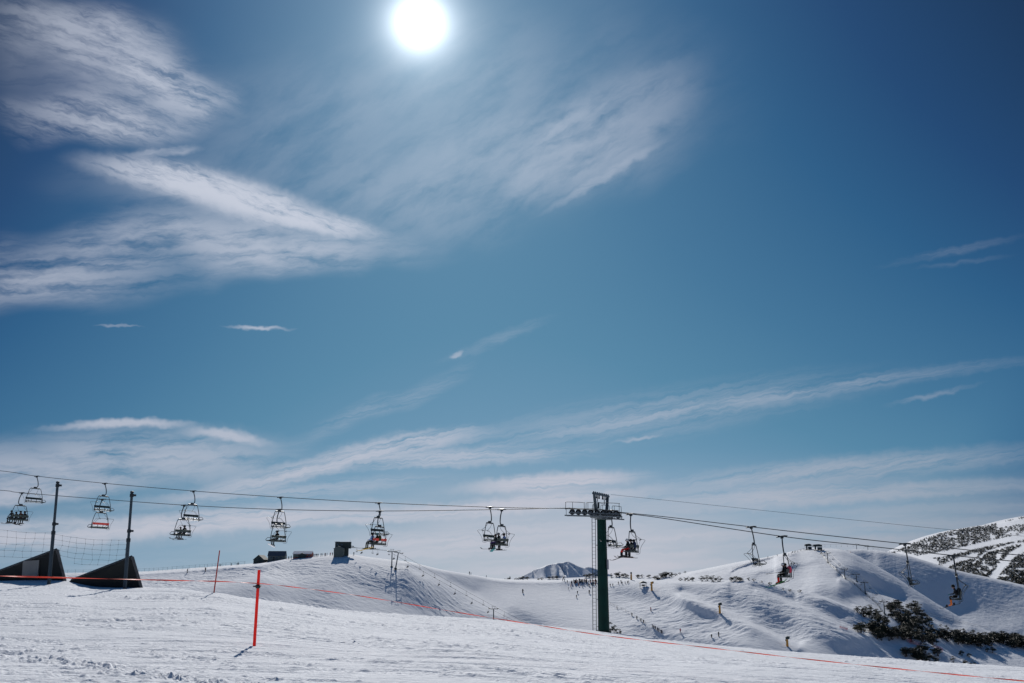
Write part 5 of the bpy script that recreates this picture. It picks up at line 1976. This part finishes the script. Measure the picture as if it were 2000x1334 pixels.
# thin lift on the higher hill
T3 = [(1604, 1080, 6), (1617, 1097, 17), (1650, 1128, 17), (1673, 1134, 13), (1690, 1158, 20), (1728, 1199, 22)]
names3 = ["topmost short", "second, tall", "third", "fourth, short", "fifth, tall", "lowest, between the snow gum clumps,"]
pts3 = []
for (x, y, h), nm in zip(T3, names3):
    b = hill_right.at(x, y)
    H = h * mpp(b)
    tee_tower(b, H, 5.0, math.radians(8), "%s tower of the thin lift on the higher hill" % nm, "towers of the higher hill lift")
    pts3.append(Vector((b.x, b.y, b.z + H + 0.2)))
pts3 = [pts3[0] + Vector((-3, 25, 1))] + pts3 + [pts3[-1] + Vector((30, -90, -14))]
l3, _ = small_lift("right", pts3, None, 4.6, math.radians(8), ["left cable of the thin lift on the higher hill", "right cable of the thin lift on the higher hill"], None)
rz3 = math.atan2((pts3[-1] - pts3[0]).y, (pts3[-1] - pts3[0]).x) - math.pi / 2
for k, px in enumerate(range(1609, 1740, 6)):
    put_mini(l3[k % 2], px, rz3, "tiny dark chair of the thin lift on the higher hill", "chairs of the higher hill lift")

# fences; the one under that lift stands in for its cable shadow
def fence(pts_, h, gap, label, patch=None, rails=(0.5, 1.0), r=0.05, name="rope_fence"):
    P = [gat(x, y, patch) for x, y in pts_]
    root = empty(name, P[0])
    tag(root, label, "fence")
    full = []
    for (x0, y0), (x1, y1) in zip(pts_[:-1], pts_[1:]):
        n = max(1, int(math.hypot(x1 - x0, y1 - y0) / 3))
        for k in range(n):
            full.append(gat(x0 + (x1 - x0) * k / n, y0 + (y1 - y0) * k / n, patch) - P[0])
    full.append(P[-1] - P[0])
    m = MB()
    for rr_ in rails:
        m.tube([q + Vector((0, 0, h * rr_)) for q in full], r * 0.6, 4)
    m.build("rope", M_STEEL, root)
    acc = 0
    last = full[0]
    nposts = 0
    m = MB().tube([(0, 0, -0.4), (0, 0, h * 1.1)], r, 5)
    proto = m.build("post", M_STEEL, root)
    proto.location = full[0]
    rs_ = np.random.RandomState(len(full))
    for a, b in zip(full[:-1], full[1:]):
        acc += (b - a).length
        if acc >= gap and nposts < 95:
            acc = rs_.uniform(-0.35, 0.35) * gap; nposts += 1
            c = proto.copy(); COL.objects.link(c); c.parent = root; c.location = b
    return root


fence([(1604, 1081), (1617, 1098), (1634, 1113), (1650, 1129), (1662, 1134), (1690, 1159), (1712, 1178), (1727, 1200)], 1.6, 9, "dark fence line standing in for the cable shadow of the thin lift on the higher hill", hill_right, r=0.14, rails=(0.1, 0.5, 1.0))  # dark posts and ropes added to draw the shadow of the lift cables
cl = [(x, float(np.interp(x, hill_main.xs, hill_main.cy)) + 0.8) for x in range(120, 485, 12)]
fence(cl, 2.0, 3.2, "long post and rope fence along the skyline left of the hill huts", hill_main, r=0.06)
fence([(1187, 1178), (1205, 1187), (1232, 1201), (1262, 1219)], 1.3, 5, "dark rope fence running downhill right of the green tower", hill_main, r=0.05)
fence([(1150, 1128.5), (1185, 1127.5), (1222, 1130)], 1.4, 6, "low rail fence on the ridge just behind the green tower", hill_main, r=0.08)
fence([(1430, 1111), (1450, 1103), (1480, 1095), (1512, 1088.5)], 1.0, 12, "faint rope fence along the road cut below the higher hill's skyline", hill_right, r=0.07)
fence([(1540, 1084), (1560, 1077), (1576, 1072.5)], 1.8, 8, "dark snow fence rising to the summit station", hill_right, r=0.12)


# pink safety nets by the trees
def netpanel(pts_, h, label):
    P = [gat(x, y) for x, y in pts_]
    m = MB()
    for a, b in zip(P[:-1], P[1:]):
        n = max(2, int((b - a).length / 0.6))
        for k in range(n + 1):
            q = a.lerp(b, k / n)
            m.tube([q, q + Vector((0, 0, h))], 0.045, 4)
        for j in range(6):
            m.tube([a + Vector((0, 0, h * j / 5)), b + Vector((0, 0, h * j / 5))], 0.05, 4)
    tag(m.build("safety_net", M_NET), label, "safety net")


netpanel([(1772, 1256), (1784, 1260), (1801, 1264)], 2.0, "longer pink safety net below the dense tree band")
netpanel([(1824, 1268), (1832, 1270), (1842, 1273)], 1.6, "short pink safety net right of the longer one")
netpanel([(1640, 1226), (1656, 1230)], 1.0, "faint pink net on the bare slope left of the trees")


# ------------------------------------------------------------------ summit station on the higher hill
def terminal(px, py, w, label, cat="lift station"):
    p = hill_right.at(px, py)
    s = mpp(p)
    root = empty("lift_station", p, math.radians(5))
    tag(root, label, cat, "buildings of the summit station")
    W = w * s
    MB().prism([(-W / 2, 0, 3.2), (W / 2, 0, 3.2), (W / 2 - 0.3, 0, 4.7), (W * 0.1, 0, 5.4), (-W / 2 + 0.5, 0, 5.0)], (0, 3.4, 0)).build("canopy", M_WALLDK, root)
    m = MB(); m.box((-W * 0.22, 1.7, 1.4), (1.0, 1.2, 3.8)); m.build("column", M_WALLDK, root)
    MB().box((W * 0.27, 1.7, 1.1), (W * 0.42, 2.8, 3.2)).build("operator_room", M_WALLDK, root)
    MB().box((W * 0.27, 0.27, 1.7), (W * 0.3, 0.08, 0.9)).build("window", M_WINDOW, root)
    MB().box((0, 1.0, -0.3), (W, 5, 0.8)).build("platform", M_STEEL, root)
    return root


terminal(1580, 1073, 12, "left dark building of the summit station on the higher hill")
terminal(1598, 1074, 17, "right and larger dark building of the summit station on the higher hill")

# distant lift behind the ridge
zq = lambda x, y: at(x, y, 1250)
for (x, y0, y1, lab) in ((1674, 1078, 1063.5, "left of two towers of the lift on the skyline right of the summit station"), (1696, 1080, 1067.5, "right of two towers of the lift on the skyline right of the summit station")):
    b = zq(x, y0 + 4); t_ = zq(x, y1)
    tee_tower(b, t_.z - b.z, 6.5, 0.05, lab, "towers of the skyline lift")
stops = [zq(1600, 1063), zq(1674, 1063.2), zq(1696, 1067.2), zq(1770, 1086)]
l4, _ = small_lift("sky", stops, None, 5.5, 0.05, ["nearer cable of the skyline lift", "farther cable of the skyline lift"], None)
for k, px in enumerate((1611, 1622, 1633, 1643, 1655, 1666, 1687, 1705, 1716)):
    put_mini(l4[k % 2], px, 1.4, "tiny chair of the lift on the skyline", "chairs of the skyline lift")


# ------------------------------------------------------------------ snow guns
def snow_gun(px, py, h, label, head=True):
    p = gat(px, py)
    s = mpp(p)
    H = h * s
    root = empty("snow_gun", p)
    tag(root, label, "snow gun", "yellow snow guns on the slopes")
    MB().tube([(0, 0, -0.5), (0, 0, H * 0.62), (0.12, 0, H * 0.80)], [0.62, 0.55, 0.30], 10).build("padded_mast", M_YELLOW, root, smooth=True)
    if head:
        m = MB(); c = Vector((0.25, 0, H * 0.86))
        m.lathe(c, (0.8, -0.5, 0.35), [(-0.9, 0.45), (-0.6, 0.75), (0.5, 0.75), (0.9, 0.60), (0.92, 0.5)], 14)
        m.build("fan_drum", M_YELLOW if px in (1273,) else M_WALLDK, root, smooth=True)
        m = MB(); m.lathe(c, (0.8, -0.5, 0.35), [(0.90, 0.62), (1.0, 0.62)], 14); m.build("nozzle_ring", M_STEEL, root)
        MB().tube([(-0.5, 0, H * 0.55), (-0.9, 0, H * 0.72)], [0.25, 0.18], 8).build("control_box", M_BLACK, root)
    else:
        MB().lathe((0, 0, H * 0.86), (0, 0, 1), [(-0.5, 0.5), (0, 0.62), (0.7, 0.5)], 12).build("fan_drum", M_STEEL, root, smooth=True)


snow_gun(1233, 1133, 14, "yellow snow gun standing on the skyline right of the green tower", head=False)
snow_gun(1273, 1154, 16, "yellow snow gun with a yellow drum beside the dark shelter")
snow_gun(1406, 1196, 18, "yellow snow gun with a long shadow in the middle of the spur")
snow_gun(1538, 1262, 17, "lowest yellow snow gun, close above the near snow edge")
p = gat(1256, 1147)
sh = empty("shelter", p, 0.2)
tag(sh, "dark open shelter on posts left of the yellow snow gun", "shelter")
m = MB()
for x in (-2, 2):
    for y in (-1, 1):
        m.tube([(x, y, -0.3), (x, y, 2.2)], 0.10, 5)
m.tube([(-2, -1, 0.6), (2, -1, 0.6)], 0.08, 5)
m.build("post", M_STEEL, sh)
MB().prism([(-2.6, -1.5, 2.2), (2.6, -1.5, 2.2), (1.4, -1.5, 3.0), (-0.4, -1.5, 3.5), (-1.6, -1.5, 2.9)], (0, 3.0, 0)).build("roof", M_WALLDK, sh)
MB().box((0.2, 0, 0.9), (1.6, 1.2, 1.0)).build("cabinet", M_STEEL, sh)


# ------------------------------------------------------------------ people on the slopes
def skier(px, py, key, label, group, rz=None, skis=True, scale=1.0, patch=None):
    p = gat(px, py, patch)
    o = bpy.data.objects.new("person", FIG[key]); COL.objects.link(o)
    o.location = p - Vector((0, 0, 0.05)); o.rotation_euler = (0, 0, RNG.uniform(0, 6.28) if rz is None else rz)
    o.scale = (scale,) * 3
    tag(o, label, "person", group)


KEYS = list(FIG)
rs = np.random.RandomState(9)
n = 0
while n < 62:
    x = rs.normal(1143, 15); y = 1134.5 + rs.gamma(2.2, 1.9)
    if not (1108 < x < 1170 and y < 1147): continue
    skier(x, y, KEYS[[0, 0, 1, 3, 0, 2, 4, 5][rs.randint(8)]], "tiny skier in the crowd left of the green tower", "skiers in the crowd left of the green tower", scale=1.15)
    n += 1
for x, y in [(1099, 1133), (1103, 1135), (1108, 1137)]:
    skier(x, y + 1, ('black', 'black'), "tiny dark skier standing left of the crowd", "skiers standing left of the crowd", scale=1.1)
for x, y in [(1208, 1142), (1213, 1139), (1215, 1142), (1221, 1141), (1226, 1141), (1228, 1140), (1192, 1146), (1197, 1146)]:
    skier(x, y, KEYS[rs.randint(4)], "tiny skier standing on the snow just right of the green tower", "skiers right of the green tower", scale=1.1)
for x, y in [(1244, 1210), (1252, 1213), (1257, 1217), (1234, 1203), (1205, 1190)]:
    skier(x, y, ('black', 'black'), "dark skier queueing along the rope fence right of the tower", "skiers along the rope fence", scale=1.2)
for x, y in [(1274, 1225), (1277, 1227), (1280, 1229), (1284, 1231), (1287, 1233), (1291, 1235), (1293, 1236)]:
    skier(x, y, KEYS[rs.randint(2)], "dark skier in the small group below the rope fence", "skiers below the rope fence", scale=1.2)
one = [(1021, 1158, ('black', 'black'), "lone skier below the saddle, left of the distant peak's foot", 1.7), (1128, 1160, ('black', 'black'), "upper of two skiers descending below the crowd", 1.2),
       (1126, 1168, ('charcoal', 'brown'), "lower of two skiers descending below the crowd", 1.2), (1151, 1160, ('black', 'black'), "skier beside the ladder's left side, below the crowd", 1.6),
       (1110, 1151, ('navy', 'black'), "crouching dark skier at the left edge below the crowd", 1.1), (1271, 1193, ('pink', 'navy'), "pink jacketed skier in the open slope right of the tower", 1.4),
       (1329, 1235, ('pink', 'navy'), "pink jacketed skier lower down near the snow edge", 1.4), (1390, 1244, ('black', 'black'), "left of two dark skiers above the shaded edge", 1.2),
       (1404, 1241, ('black', 'black'), "right of two dark skiers above the shaded edge", 1.5), (569, 1094, ('black', 'black'), "skier below the lodge on the left hill", 1.7),
       (817, 1099, ('black', 'black'), "left of two skiers on the skyline right of the twin towers", 1.2), (821.5, 1100, ('black', 'black'), "right of two skiers on the skyline right of the twin towers", 1.0),
       (782, 1094, ('charcoal', 'brown'), "skier on the skyline just right of the twin towers", 1.0), (917, 1121, ('black', 'black'), "left of two skiers on the hill's right skyline", 1.2),
       (920, 1122, ('black', 'black'), "right of two skiers on the hill's right skyline", 0.9), (950, 1127, ('black', 'black'), "small skier alone on the hill's right skyline", 0.8),
       (691, 1084, ('black', 'black'), "skier right below the hilltop lift station", 1.2), (366, 1119, ('black', 'black'), "figure on the left slope near the skyline fence, farther left", 1.6),
       (401, 1116, ('black', 'black'), "figure on the left slope near the skyline fence, farther right", 1.6)]
for x, y, k, lab, sc in one:
    skier(x, y, k, lab, None, scale=sc)
for x in (612, 615, 618, 621, 627, 630, 634, 636, 639, 645, 649, 566, 563, 559):
    y = float(np.interp(x, hill_main.xs, hill_main.cy)) + 1.2
    if x > 600:
        skier(x, y, KEYS[rs.randint(4)], "tiny skier standing on the hilltop between the lodge and the lift station", "skiers on the hilltop", scale=1.15)
    else:
        skier(x, y, KEYS[rs.randint(4)], "tiny skier standing between the grey hut and the lodge", "skiers by the grey hut", scale=1.15)
for x in (428, 431, 452, 463, 466):
    y = float(np.interp(x, hill_main.xs, hill_main.cy)) + 0.8
    skier(x, y, ('black', 'black'), "tiny skier on the skyline left of the huts", "skiers on the skyline left of the huts", scale=1.0)
for x in (1548, 1553, 1500, 1518):
    y = float(np.interp(x, hill_right.xs, hill_right.cy)) + 1.4
    skier(x, y, ('black', 'black'), "tiny skier on the skyline left of the summit station", "skiers left of the summit station", scale=1.1, patch=hill_right)
skier(1661, 1081, ('orange', 'navy'), "tiny orange skier at the top edge of the dark blue bowl", None, scale=1.4, patch=hill_bowl)
